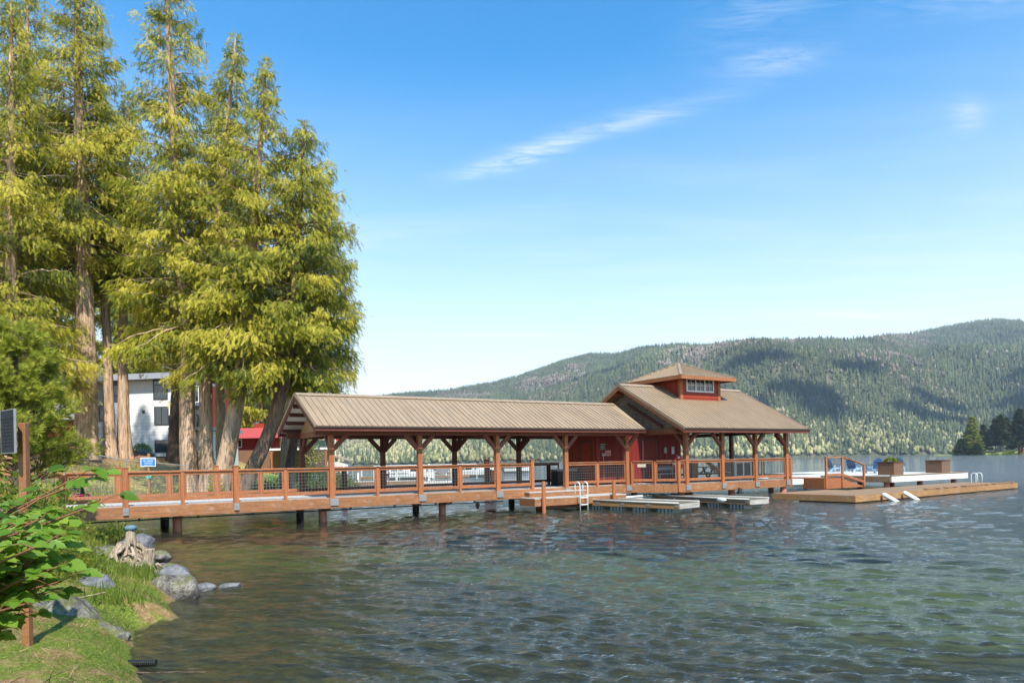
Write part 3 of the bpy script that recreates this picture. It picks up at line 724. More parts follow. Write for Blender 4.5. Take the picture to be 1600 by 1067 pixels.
# rails
ppost(16.10, PV, .60, 2.06, .13, name='rail_post'); ppost(14.72, .02, .72, 2.05, .11, name='rail_post'); ppost(15.40, -.86, .60, 2.05, .11, name='rail_post'); ppost(24.28, PV, .62, 2.06, .12, name='rail_post')
prail((14.77, -.04), (15.36, -.80)); prail((15.45, -.92), (16.04, -1.66))
prail((16.17, PV), (16.52, PV))
for i in range(3): prail((P0+i*PD+.1, PV), (P0+(i+1)*PD-.1, PV))
prail((xe+.1, PV), (24.22, PV))
for a, b in ((PV+.1, .0), (.1, 1.9)): prail((24.28, a), (24.28, b))
for a, b in ((P0+PD+.1, P0+2*PD-.1), (P0+2*PD+.1, xe-.1)): prail((a, PB-.05), (b, PB-.05), mat_r='stain_and_shade')
# headers
mb = MB(); mb.box(15.9, 24.5, PV-.085, PV+.085, 3.42, 3.62); pobj(mb, 'header_beam', M['shade_tone'], bevel=.01)
mb = MB(); mb.box(15.9, 24.5, PB-.13, PB+.04, 3.42, 3.62); pobj(mb, 'header_beam', M['stain_and_shade'])
for x in (xe,): mb = MB(); mb.box(x-.08, x+.08, PV+.09, PB-.14, 3.40, 3.60); pobj(mb, 'tie_beam', M['stain_and_shade'])
mb = MB(); mb.box(16.30, 16.52, PV-.6, 5.6, 3.36, 3.62); pobj(mb, 'gable_beam', M['stain_y'], bevel=.01)
# gable wall with shingles
PE, PR, E0, E1, VR = 3.60, 6.02, -2.62, 6.52, 1.95
kp = (PR-PE)/(VR-E0)
mb = MB(); mb.prism([(E0+.55, 3.63), (2*VR-E0-.55, 3.63), (2*VR-E0-.55, PE+kp*.55-.16), (VR, PR-.16), (E0+.55, PE+kp*.55-.16)], 0, 16.33, 16.46); pobj(mb, 'gable_wall', M['shingle'])
mb = MB(); mb.prism([(E0+1.4, 3.63), (2*VR-E0-1.4, 3.63), (VR, PR-.2)], 0, 23.98, 24.1); pobj(mb, 'gable_wall', M['shingle'])
# roof slopes
G0, G1 = 15.68, 24.62
def proof(name, e): seam_roof(None, pav, name, (G0-ox, e-oy, PE), (G1-ox, e-oy, PE), (G0-ox, VR-oy, PR), (G1-ox, VR-oy, PR), .235, M['roof'])
proof('roof', E0); proof('back_roof', 2*VR-E0)
mb = MB(); mb.prism([(VR-.22, PR-.06), (VR, PR+.06), (VR+.22, PR-.06), (VR+.22, PR-.08), (VR, PR+.035), (VR-.22, PR-.08)], 0, G0-.01, G1+.01); pobj(mb, 'ridge_cap', M['roof'])
mb = MB()
for s in (-1, 1):
    a = VR+s*(VR-E0-.06); b = VR+s*.015
    mb.add([(G0+.03, a, PE-.065), (G1-.03, a, PE-.065), (G1-.03, b, PR-.095), (G0+.03, b, PR-.095), (G0+.03, a, PE-.085), (G1-.03, a, PE-.085), (G1-.03, b, PR-.115), (G0+.03, b, PR-.115)],
           [(0, 1, 2, 3), (7, 6, 5, 4), (0, 4, 5, 1), (1, 5, 6, 2), (2, 6, 7, 3), (3, 7, 4, 0)])
pobj(mb, 'ceiling', M['dryboard'])
for gx, dx in ((G0, -1), (G1, 1)):
    for s in (-1, 1):
        x0, x1 = sorted((gx+dx*.002, gx+dx*.048)); mb = MB(); mb.prism([(VR, PR-.06), (VR+s*(VR-E0+.02), PE-.07), (VR+s*(VR-E0+.02), PE-.26), (VR, PR-.27)], 0, x0, x1); pobj(mb, 'rake_board', M['stain'])
        x0, x1 = sorted((gx+dx*.05, gx+dx*.068)); mb = MB(); mb.prism([(VR, PR+.035), (VR+s*(VR-E0+.04), PE+.02), (VR+s*(VR-E0+.04), PE-.10), (VR, PR-.10)], 0, x0, x1); pobj(mb, 'rake_trim', M['roof'])
mb = MB(); mb.box(G0-.04, G1+.04, E0-.045, E0-.004, PE-.24, PE-.035); pobj(mb, 'fascia', M['stain_and_shade'])
mb = MB(); mb.box(G0-.06, G1+.06, E0-.10, E0-.047, PE-.095, PE-.02); pobj(mb, 'gutter', M['gutter'], bevel=.015)
mb = MB(); mb.box(G0-.04, G1+.04, 2*VR-E0+.004, 2*VR-E0+.045, PE-.24, PE-.035); pobj(mb, 'back_fascia', M['stain_and_shade'])
for s in (-1, 1):
    for i in range(5):                                          # purlin ends under the left overhang
        y = VR+s*(.5+i*.9); z = PR-kp*abs(y-VR)-.19
        mb = MB(); mb.box(G0+.05, 16.32, y-.05, y+.05, z-.09, z+.06); pobj(mb, 'purlin', M['stain'])
for i in range(8):
    x = 17.3+i*.95; mb = MB(); mb.prism([(E0+.1, PE-.09), (VR, PR-.13), (VR, PR-.27), (E0+.1, PE-.20)], 0, x-.04, x+.04); pobj(mb, 'rafter', M['stain_and_shade'])
mb = MB(); mb.prism([(-.55, 3.68), (-.55, 3.80), (2.0, 5.10), (2.0, 4.96)], 0, 16.20, 16.30); pobj(mb, 'roof_flashing', M['stain_and_shade'])
# room
R0, R1, RY0, RY1, RZ1 = 13.3, 18.9, .90, 3.2, 3.62
mb = MB(); mb.box(R0, R1, RY0, RY0+.12, ZD+.002, RZ1-.03); pobj(mb, 'front_wall', M['redwall'])
mb = MB(); mb.box(R0, R0+.12, RY0+.121, RY1, ZD+.002, RZ1-.03); pobj(mb, 'end_wall', M['redpanel'])
mb = MB(); mb.box(R1-.12, R1, RY0+.121, RY1, ZD+.002, RZ1-.03); pobj(mb, 'inner_wall', M['redwall'])
mb = MB(); mb.box(R0, R1, RY1, RY1+.12, ZD+.002, RZ1-.03); pobj(mb, 'back_wall', M['redwall'])
mb = MB(); mb.box(R0+.01, R1-.01, RY0+.01, RY1, RZ1-.03, RZ1+.02); pobj(mb, 'room_ceiling', M['dryboard'])
for x in np.arange(R0+.25, R1, .42):
    if 15.2 < x < 17.3: continue
    mb = MB(); mb.box(x-.022, x+.022, RY0-.02, RY0-.001, ZD+.02, 3.3); pobj(mb, 'batten', M['redwall'])
for a, b in ((15.36, 16.20), (16.25, 17.12)):
    mb = MB(); mb.box(a, b, RY0-.045, RY0-.004, ZD+.03, 3.10); d_ = pobj(mb, 'door', M['redpanel'] if 0 else M['redwall'])
    hx = (b-.10 if a < 16 else a+.10); h = MB(); h.tube([(hx-ox, RY0-.05-oy, 1.98), (hx-ox, RY0-.10-oy, 1.98), (hx-ox, RY0-.10-oy, 2.12)], .014, 6); h.build('handle', M['galv'], d_)
mb = MB(); mb.box(16.203, 16.247, RY0-.06, RY0-.004, ZD+.03, 3.10); pobj(mb, 'door_astragal', M['galv'])
mb = MB(); mb.box(15.26, 17.22, RY0-.05, RY0-.004, 3.105, 3.22); mb.box(15.26, 15.355, RY0-.05, RY0-.004, ZD+.03, 3.104); mb.box(17.125, 17.22, RY0-.05, RY0-.004, ZD+.03, 3.104); pobj(mb, 'door_trim', M['stain_and_shade'])
mb = MB(); mb.box(R0-.04, R0-.004, 1.30, 2.10, ZD+.03, 3.05); pobj(mb, 'side_door', M['redpanel'])
mb = MB(); mb.box(R0-.05, R0-.003, 1.20, 1.295, ZD+.02, 3.15); mb.box(R0-.05, R0-.003, 2.105, 2.20, ZD+.02, 3.15); mb.box(R0-.05, R0-.003, 1.296, 2.104, 3.055, 3.15); pobj(mb, 'side_door_trim', M['stain_and_shade'])
mb = MB(); mb.box(13.61, 13.80, RY0-.06, RY0-.022, 2.36, 2.50); mb.tube([(13.70, RY0-.035, 1.2), (13.70, RY0-.035, 2.36)], .012, 6); pobj(mb, 'switch_box', M['galv'])
mb = MB(); mb.box(17.62, 17.80, RY0-.12, RY0-.022, 2.46, 2.76); pobj(mb, 'meter_box', M['galv'], bevel=.01)
# ---- lettering helper (real text turned to mesh)
def text_mesh(s_, size, align='CENTER'):
    cu = bpy.data.curves.new('txt', 'FONT'); cu.body = s_; cu.size = size; cu.align_x = align; cu.align_y = 'CENTER'; cu.extrude = .001; cu.resolution_u = 1
    o = bpy.data.objects.new('txt', cu); COL.objects.link(o); dg = bpy.context.evaluated_depsgraph_get(); me = bpy.data.meshes.new_from_object(o.evaluated_get(dg))
    bpy.data.objects.remove(o); bpy.data.curves.remove(cu); me.materials.clear(); return me
M['ink_w'] = plain('white_lettering', (.75, .75, .75), .6, .2, 0, .05); M['ink_k'] = plain('black_lettering', (.03, .03, .03), .6, .2, 0, .05)
M['sign_red'] = plain('red_sign_face', (.45, .03, .03), .5, .3, 0, .08); M['sign_dark'] = plain('dark_sign_face', (.05, .04, .03), .5, .3, 0, .1)
M['sign_blue'] = plain('blue_sign_face', (.03, .17, .52), .45, .4, 0, .08); M['sign_tan'] = plain('tan_sign_face', (.45, .38, .26), .5, .3, 0, .08)
M['teal'] = plain('teal_sign_face', (.06, .40, .34), .5, .3, 0, .1)
def sign(name, label, loc, rz, w_, h, face, ink, lines, border=None, cat='sign', group=None, th=.012):
    """flat sign facing local -Y"""
    r = empty(name, loc, rz, label, cat, group)
    mb = MB(); mb.box(-w_/2, w_/2, -th/2, th/2, -h/2, h/2); mb.build('panel', face, r, bevel=.003)
    if border:
        e = .018*max(w_, h)/.5; mb = MB()
        for a, b, c, d_ in ((-w_/2, w_/2, h/2-e, h/2), (-w_/2, w_/2, -h/2, -h/2+e), (-w_/2, -w_/2+e, -h/2+e, h/2-e), (w_/2-e, w_/2, -h/2+e, h/2-e)): mb.box(a, b, -th/2-.004, -th/2-.0005, c, d_)
        mb.build('border', border, r)
    for (tx, sz, y) in lines:
        me = text_mesh(tx, sz); o = bpy.data.objects.new('lettering', me); COL.objects.link(o); me.materials.append(ink); o.parent = r; KIDS.setdefault(r.name, []).append(o)
        o.rotation_euler = (radians(90), 0, 0); o.location = (0, -th/2-.004, y)
    return r
def sw(s, v, z): return wpos(s, v, z)
sign('notice_sign', 'small dark notice sign with pale lettering on the red wall, left of the red sign', sw(13.66, RY0-.035, 2.82), RZ, .42, .34, M['sign_dark'], M['ink_w'],
     [('NO LIFEGUARD', .050, .11), ('ON DUTY', .062, .035), ('SWIM AT', .055, -.04), ('YOUR OWN RISK', .045, -.11)])
sign('red_notice_sign', 'small red sign with white lettering on the red wall beside the switch box', sw(13.98, RY0-.035, 2.50), RZ, .32, .24, M['sign_red'], M['ink_w'],
     [('DANGER', .060, .07), ('NO DIVING', .048, .0), ('AREA', .055, -.07)], M['ink_w'])
sign('white_rules_sign', 'upright white rules sign on the red wall right of the grey meter box', sw(18.30, RY0-.035, 2.60), RZ, .22, .40, M['whitepl'], M['ink_k'],
     [('RULES', .06, .14), ('NO RUNNING', .03, .06), ('NO GLASS', .034, 0), ('NO PETS', .036, -.06), ('NO FISHING', .032, -.13)], M['ink_k'])
sign('tan_rail_sign', 'small tan sign fixed to the top of the wire railing before the double doors', (lambda q: (q[0], q[1], 1.86))(wpos(14.98, -.42, 0)), math.atan2(*( -(W*(1.68)-U*1.33)[::-1]*-1)) if 0 else RZ-math.atan2(1.7, 1.34)+0, .40, .15, M['sign_tan'], M['ink_w'],
     [('PLEASE CLOSE', .045, .03), ('GATE', .05, -.035)])
# ---- cupola
cup = None
C0, C1, CY0, CY1, CZ = 18.52, 21.30, .40, 3.50, 6.48
cw = MB(); cw.box(C0, C1, CY0, CY1, 5.0, CZ); cup = pobj(cw, 'cupola', M['redpanel'])
L_ = lambda mb: [(a-ox, b-oy, c) for a, b, c in mb.v]
def cobj(mb, name, m, parent=None, **k):
    mb.v = L_(mb); return mb.build(name, m, parent or cup, **k)
for x in (C0, C1): mb = MB(); mb.box(x-.09, x+.09, CY0-.03, CY0+.12, 5.05, CZ-.005); cobj(mb, 'corner_board', M['stain_v'])
mb = MB(); mb.box(C0-.03, C0+.09, CY1-.12, CY1+.03, 5.05, CZ-.01); cobj(mb, 'corner_board', M['stain_v'])
mb = MB(); mb.box(C0+.09, C1-.09, CY0-.022, CY0-.001, 5.30, 5.50); cobj(mb, 'sill_board', M['redpanel'])
fr_ = MB(); WX0, WX1, WZ0, WZ1 = 18.86, 20.86, 5.62, 6.32
for a, b, c, d_ in ((WX0, WX1, WZ1-.06, WZ1), (WX0, WX1, WZ0, WZ0+.07), (WX0, WX0+.06, WZ0+.071, WZ1-.061), (WX1-.06, WX1, WZ0+.071, WZ1-.061)): fr_.box(a, b, CY0-.06, CY0-.001, c, d_)
for i in (1, 2): x = WX0+(WX1-WX0)*i/3; fr_.box(x-.035, x+.035, CY0-.055, CY0-.003, WZ0+.072, WZ1-.062)
win = cobj(fr_, 'window', M['white'])
mb = MB()
for i in range(3):
    xa = WX0+(WX1-WX0)*i/3; xm = xa+(WX1-WX0)/6; mb.box(xm-.011, xm+.011, CY0-.04, CY0-.02, WZ0+.08, WZ1-.07)
zm = (WZ0+WZ1)/2; mb.box(WX0+.06, WX1-.06, CY0-.039, CY0-.021, zm-.011, zm+.011); mb.v = L_(mb); mb.build('muntin', M['white'], win)
mb = MB(); mb.box(WX0+.05, WX1-.05, CY0-.016, CY0-.004, WZ0+.06, WZ1-.05); mb.v = L_(mb); mb.build('pane', M['glass'], win)
mb = MB()
for x in (C0+.5, C0+1.0, C0+1.5): pass
for y in np.arange(CY0+.35, CY1, .4): mb.box(C0-.02, C0-.001, y-.025, y+.025, 5.1, CZ-.02)
cobj(mb, 'batten', M['redpanel'])
o_ = .62; c0, c1, d0, d1 = C0-o_, C1+o_, CY0-o_, CY1+o_; ap = ((c0+c1)/2, (d0+d1)/2, 7.32); ez = 6.40
for nm, e0, e1 in (('cupola_roof', (c0, d0), (c1, d0)), ('cupola_roof', (c0, d1), (c0, d0)), ('cupola_roof', (c1, d0), (c1, d1)), ('cupola_roof', (c1, d1), (c0, d1))):
    seam_roof(None, cup, nm, (e0[0]-ox, e0[1]-oy, ez), (e1[0]-ox, e1[1]-oy, ez), (ap[0]-ox, ap[1]-oy, ap[2]), (ap[0]-ox, ap[1]-oy, ap[2]), .235, M['roof'])
mb = MB()
for cx, cy in ((c0, d0), (c1, d0), (c0, d1), (c1, d1)): mb.bar((cx, cy, ez+.02), (ap[0], ap[1], ap[2]+.03), .14, .03)
cobj(mb, 'hip_cap', M['roof'])
mb = MB()
for a, b in (((c0, d0), (c1, d0)), ((c0, d1), (c1, d1))): mb.bar((a[0], a[1], ez-.12), (b[0], b[1], ez-.12), .04, .16)
for a, b in (((c0, d0+.03), (c0, d1-.03)), ((c1, d0+.03), (c1, d1-.03))): mb.bar((a[0], a[1], ez-.12), (b[0], b[1], ez-.12), .04, .16)
cobj(mb, 'cupola_fascia', M['stain'])
mb = MB(); mb.box(c0+.03, c1-.03, d0+.03, d1-.03, ez-.12, ez-.09); cobj(mb, 'cupola_soffit', M['stain_and_shade'])
# ================================================================ DOCKS AND FURNITURE
def boards(mb, x0, x1, y0, y1, z0, z1, pitch=.145, gap=.007, along='y'):
    if along == 'y':
        x = x0
        while x < x1-.02: mb.box(x, min(x+pitch-gap, x1), y0, y1, z0, z1); x += pitch
    else:
        y = y0
        while y < y1-.02: mb.box(x0, x1, y, min(y+pitch-gap, y1), z0, z1); y += pitch
# swim step attached to the pier: own object
ss = empty('swim_platform', wpos(8.25, -.07, 0), RZ, 'low timber swim platform with a step, hung along the front of the pier', 'platform')
mb = MB(); boards(mb, .0, 5.0, -1.20, -.0, .57, .61, along='x'); mb.build('platform_deck', M['greydeck'], ss)
mb = MB(); mb.box(0, 5.0, -1.20, -1.14, .27, .568); mb.build('front_board', M['stain_w'], ss)
mb = MB(); mb.box(0, .06, -1.138, -.0, .27, .568); mb.build('side_board', M['stain_w'], ss)
mb = MB(); mb.box(.25, 3.3, -.42, 0, .80, .84); mb.build('step_tread', M['greydeck'], ss)
mb = MB(); mb.box(.27, 3.28, -.40, -.34, .612, .798); mb.build('step_riser', M['stain_w'], ss)
mb = MB(); mb.box(.27, .33, -.338, -.0, .612, .798); mb.build('step_end', M['stain_w'], ss)
mb = MB(); mb.box(.5, 4.8, -1.0, -.9, .12, .268); mb.build('bearer', M['stain_and_shade'], ss)
def ladder(loc, rz, label, w_=.42, up=.62, down=1.0):
    r = empty('swim_ladder', loc, rz, label, 'ladder', 'white swim ladders')
    for i, x in enumerate((-w_/2, w_/2)):
        pts = [(x, .34, -.02), (x, .34, up-.14)]+[(x, .17+.17*cos(t), up-.14+.15*sin(t)) for t in np.linspace(0.3, pi-.3, 6)]+[(x, 0, up-.14), (x, 0, -down)]
        mb = MB(); mb.tube(pts, .024, 8); mb.build('handrail', M['whitepl'], r, smooth=True)
    for z in (-.05, -.35, -.65): mb = MB(); mb.box(-w_/2+.025, w_/2-.025, -.05, .05, z-.02, z+.02); mb.build('rung', M['whitepl'], r)
    return r
lr_ = wpos(10.62, -1.55, .61); ladder(lr_, RZ, 'white tubular swim ladder at the step below the covered pier')
def bollard(s, v, top, r_=.09, label='', lean=0):
    mb = MB(); mb.tube([(0, 0, -2.5), (0, 0, top-.02)], r_, 14); mb.tube([(0, 0, top-.02), (0, 0, top)], r_*.92, 14)
    o = mb.build('mooring_post', M['stain_v']); o.location = wpos(s, v, 0); tag(o, label, 'post', 'round timber mooring posts'); return o
bollard(8.62, -1.40, 1.32, .085, 'slim round orange mooring post standing in the water before the swim step')
bollard(12.35, -1.50, 1.22, .085, 'short orange mooring post between the swim step and the near floating dock')
M['dockgrey'] = wood('dirty_grey_dock_boards', (.15, .125, .095), axis=0, dark=.5, stain=.6, rough=.95)
M['greypipe'] = plain('weathered_grey_pipe', (.40, .39, .36), .5, .4, 0, .25, 3); M['oldwhite'] = wood('scuffed_white_end_board', (.42, .39, .34), axis=0, dark=.4, stain=.7, rough=.8)
# near floating dock (finger A with connector), skewed a little
def float_dock(name, loc, rz, rects, label, rust='tandock', top=.42):
    r = empty(name, loc, rz, label, 'dock')
    for (x0, x1, y0, y1) in rects:
        mb = MB(); boards(mb, x0+.05, x1-.05, y0+.05, y1-.05, top-.045, top-.005, along='x'); mb.build('deck_boards', M['dockgrey'], r)
        for nm, a, b, c, d in (('side_fascia', x0, x0+.05, y0, y1), ('side_fascia', x1-.05, x1, y0, y1), ('end_fascia', x0+.051, x1-.051, y0, y0+.05), ('end_fascia', x0+.051, x1-.051, y1-.05, y1)):
            mb = MB(); mb.box(a, b, c, d, .17, top-.05); mb.build(nm, M['oldwhite'] if nm == 'end_fascia' else M[rust], r)
        for x in (x0, x1):
            mb = MB(); mb.tube([(x, y0+.02, top-.02), (x, y1-.02, top-.01)], .036, 10); mb.build('edge_pipe', M['greypipe'], r, smooth=True)
        n = int((y1-y0)/1.3)
        for i in range(n+1):
            y = y0+.12+(y1-y0-.24)*i/max(n, 1)
            for sx, x in ((-1, x0), (1, x1)):
                mb = MB(); mb.box(x+min(0, sx*.012), x+max(0, sx*.012), y-.09, y+.09, .24, .33); mb.build('corner_bracket', M['galv'], r)
        y = y0+.35; i = 0
        while y < y1-.6:
            mb = MB(); mb.box(x0+.07, x1-.07, y, y+.80, -.22, .165); f = mb.build('float_drum', M['darkfloat'], r)
            rb = MB()
            for k in range(5):
                yy = y+.04+k*.18
                rb.box(x0+.045, x0+.068, yy-.012, yy+.012, -.22, .16); rb.box(x1-.068, x1-.045, yy-.012, yy+.012, -.22, .16)
            rb.build('float_rib', M['black'], f); y += 1.25
    return r
M['darkfloat'] = plain('grey_plastic_float', (.27, .28, .28), .5, .4, 0, .3, 3)
dA = float_dock('floating_dock', wpos(11.12, -.05, 0), RZ+.182, [(0, 1.45, -5.75, 0)], 'weathered floating dock finger with white edge pipes, nearest the camera')
mb = MB(); boards(mb, 1.55, 5.6, -.95, -.02, .375, .415); mb.build('link_deck', M['dockgrey'], dA)
mb = MB(); mb.box(1.55, 5.6, -1.0, -.951, .08, .37); mb.build('link_fascia', M['white_board'], dA)
mb = MB(); mb.tube([(1.5, -1.0, .40), (5.6, -1.0, .40)], .05, 8); mb.build('edge_pipe', M['whitepl'], dA)
dB = float_dock('floating_dock', wpos(15.80, 0, 0), RZ+.02, [(0, 1.30, -6.0, -.2)], 'rusty sided floating dock finger running out from under the pavilion', 'rustdock') if 0 else None
M['rustdock'] = wood('rust_stained_boards', (.26, .15, .085), axis=1, dark=.4, stain=.7, rough=.85)
dB = float_dock('floating_dock', wpos(15.80, 0, 0), RZ+.02, [(0, 1.30, -6.0, -.2)], 'rusty sided floating dock finger with a white buoy, running out from under the pavilion', 'rustdock')
mb = MB(); mb.tube([(-.32, 0, 0), (-.27, 0, 0), (-.24, 0, 0), (-.12, 0, 0), (.12, 0, 0), (.24, 0, 0), (.27, 0, 0), (.32, 0, 0)], [.02, .03, .07, .115, .115, .07, .03, .02], 14)
o = mb.build('buoy', M['whitepl'], smooth=True); o.location = wpos(15.68, -4.7, .34); o.rotation_euler = (0, 0, RZ+1.4); tag(o, 'white cylindrical buoy lying against the rusty floating dock', 'buoy')
# brown dock
BD0 = wpos(21.75, -7.05, 0)
bd = empty('brown_dock', BD0, RZ+.058, 'long low brown boarded dock reaching right past the pavilion', 'dock')
mb = MB(); boards(mb, 0, 17.6, .05, 3.0, .30, .345); mb.build('deck_boards', M['dockwood'], bd)
mb = MB(); boards(mb, 0, 4.6, 3.02, 4.3, .30, .345); mb.build('deck_boards', M['dockwood'], bd)
for a, b in ((0, 4.3), (4.304, 8.9), (8.904, 13.2), (13.204, 17.6)):
    mb = MB(); mb.box(a, b-.004, 0, .045, .05, .335); mb.build('front_fascia', M['tandock'], bd)
mb = MB(); mb.box(-.045, 0, .0, 4.3, .05, .33); mb.build('side_fascia', M['tandock'], bd)
mb = MB(); mb.box(17.601, 17.64, .0, 3.0, .05, .33); mb.build('side_fascia', M['tandock'], bd)
mb = MB(); mb.box(.1, 17.5, .12, 2.9, -.3, .29); mb.build('float_tank', M['black'], bd)
for a, b in ((6.5, 8.2), (8.6, 10.1), (10.6, 13.9), (14.3, 17.3)):
    mb = MB(); mb.box(a, b, .03, .14, .375, .43); rl_ = mb.build('kerb_rail', M['stain_w'], bd, bevel=.01)
    mb = MB(); mb.box(a+.2, a+.36, .04, .13, .347, .374); mb.build('rail_block', M['black'], rl_)
    mb = MB(); mb.box(b-.36, b-.2, .04, .13, .347, .374); mb.build('rail_block', M['black'], rl_)
ladder(wpos(38.2, -4.15, .345), RZ+.058+pi, 'white tubular swim ladder at the far end of the brown dock', .62, .60)
def fender(s, v, label):
    mb = MB(); p = [(0, 0, 0), (.02, 0, -.02), (.06, 0, -.05), (.62, 0, -.42), (.68, 0, -.47), (.72, 0, -.49)]
    mb.tube(p, [.02, .07, .105, .105, .07, .02], 14); o = mb.build('dock_fender', M['whitepl'], smooth=True); o.location = wpos(s, v, .36); o.rotation_euler = (0, 0, RZ-.9)
    tag(o, label, 'fender', 'white fenders on the brown dock')
fender(23.85, -7.02, 'left white fender leaning off the brown dock into the water'); fender(25.75, -6.92, 'right white fender leaning off the brown dock into the water')
# white platform
wp = empty('boat_platform', wpos(31.5, -3, 0), RZ, 'raised platform with white edge boards on piles beyond the brown dock', 'platform')
mb = MB(); boards(mb, 0, 8.4, .04, 6.5, .905, .95); mb.build('platform_deck', M['white_board'], wp)
mb = MB(); boards(mb, 3.5, 9.4, 6.52, 11.0, .905, .95); mb.build('platform_deck', M['white_board'], wp)
mb = MB(); mb.box(0, 8.4, -.02, .035, .58, .90); mb.build('front_fascia', M['white'], wp)
mb = MB(); mb.box(-.05, 0, .04, 4.5, .56, .90); mb.build('side_fascia', M['dockwood'], wp)
mb = MB(); mb.box(-7.1, -.06, 4.5, 4.55, .46, .90); mb.build('walk_fascia', M['white'], wp)
mb = MB(); boards(mb, -7.1, 0, 4.56, 6.5, .905, .95); mb.build('walk_deck', M['white_board'], wp)
mb = MB(); mb.box(-.06, 8.42, -.04, .05, .951, .985); mb.build('edge_trim', M['dockwood'], wp)
for x, y in ((.35, .5), (4.2, .7), (7.9, .6), (.4, 4.6), (4.2, 4.6), (7.9, 4.6), (-3.5, 5.5), (6, 10), (9, 10)):
    pile(x, y, .90, wp, M['pilesteel'], .16)
# stairs from the walkway down to the brown dock
st = empty('dock_stairs', wpos(26.4, -2.3, 0), RZ, 'short orange timber stairway with a railing leading down to the brown dock', 'stairs')
mb = MB(); mb.box(0, 1.5, .06, 3.7, .905, .95); mb.build('landing', M['stain'], st)
mb = MB(); mb.box(.02, 1.5, 0, .055, .36, .93); mb.build('landing_skirt', M['stain'], st)
mb = MB(); mb.box(-.05, .015, 0, 1.3, .36, .93); mb.build('side_skirt', M['stain'], st)
for i in range(3):
    mb = MB(); x = 1.5+i*.55; z = .80-i*.15; mb.box(x, x+.58, .06, 1.25, z-.05, z); mb.build('tread', M['stain'], st)
    mb = MB(); mb.box(x+.53, x+.56, .06, 1.25, z-.15, z-.052); mb.build('riser', M['stain'], st)
for y in (0, 1.26):
    if y: mb = MB(); mb.prism([(1.5, .36), (1.5, .90), (3.25, .46), (3.7, .36)], 1, y, y+.05); mb.build('stringer', M['stain'], st); continue
    mb = MB(); mb.prism([(1.5, .36), (1.5, .90), (3.25, .46), (3.7, .36)], 1, y, y+.05); mb.build('stringer', M['stain'], st)
    yy = y+.02 if y == 0 else y+.10
    for x, zt in ((.06, 2.05), (1.5, 2.05), (3.5, 1.58)):
        mb = MB(); mb.box(x-.06, x+.06, yy-.10, yy-.005, .40, zt); mb.build('post', M['stain_v'], st, bevel=.006)
    mb = MB(); mb.bar((-.0, yy-.05, 2.08), (1.56, yy-.05, 2.08), .13, .05); mb.build('cap_rail', M['stain'], st)
    mb = MB(); mb.bar((1.56, yy-.05, 2.08), (3.6, yy-.05, 1.60), .13, .05); mb.build('cap_rail', M['stain'], st)
    mb = MB(); mb.bar((.12, yy-.05, 1.12), (1.44, yy-.05, 1.12), .05, .12); mb.build('bottom_rail', M['stain'], st)
    mb = MB(); mb.bar((1.56, yy-.05, 1.10), (3.44, yy-.05, .66), .05, .12); mb.build('bottom_rail', M['stain'], st)
    wire_panel(.14, 1.42, 1.20, 2.0, st, y=yy-.05)
# planters
def planter(loc, rz, label, w_=.95, d_=.95, h=.78, plant=False, group='square wooden planters'):
    r = empty('wooden_planter', loc, rz, label, 'planter', group)
    mb = MB(); n = 5
    for i in range(n): z0 = .03+i*(h-.08)/n; mb.box(-w_/2, w_/2, -d_/2, d_/2, z0, z0+(h-.08)/n-.012)
    mb.box(-w_/2+.02, w_/2-.02, -d_/2+.02, d_/2-.02, .0, h-.06); mb.build('box', M['planterw'], r)
    mb = MB(); e = .035; t = .10
    for a, b, c, q in ((-w_/2-e, w_/2+e, -d_/2-e, -d_/2+t), (-w_/2-e, w_/2+e, d_/2-t, d_/2+e), (-w_/2-e, -w_/2+t, -d_/2+t, d_/2-t), (w_/2-t, w_/2+e, -d_/2+t, d_/2-t)): mb.box(a, b, c, q, h-.05, h)
    mb.build('rim', M['stain_and_shade'], r)
    mb = MB(); mb.box(-w_/2+.1, w_/2-.1, -d_/2+.1, d_/2-.1, h-.058, h-.03); mb.build('soil', M['barkd'], r)
    return r
planter(wpos(32.95, -2.1, .95), RZ, 'square wooden planter at the near corner of the white edged platform', .98, .98, .78)
planter(wpos(38.35, -2.0, .95), RZ, 'square wooden planter at the far right end of the white edged platform', 1.0, 1.0, .80)
for i, (s, v, w_, h, lb) in enumerate(((18.95, .2, .42, 1.10, 'narrow tall orange planter box behind the pavilion corner post'), (21.4, .2, .48, 1.12, 'tall orange planter box beside the picnic table under the pavilion'),
                                       (24.0, .55, .5, 1.12, 'tall orange planter box at the right end of the pavilion'))):
    if s > 24: s = 23.7
    planter(wpos(s, v, ZD), RZ, lb, w_, .5, h, group='tall planter boxes in the pavilion')
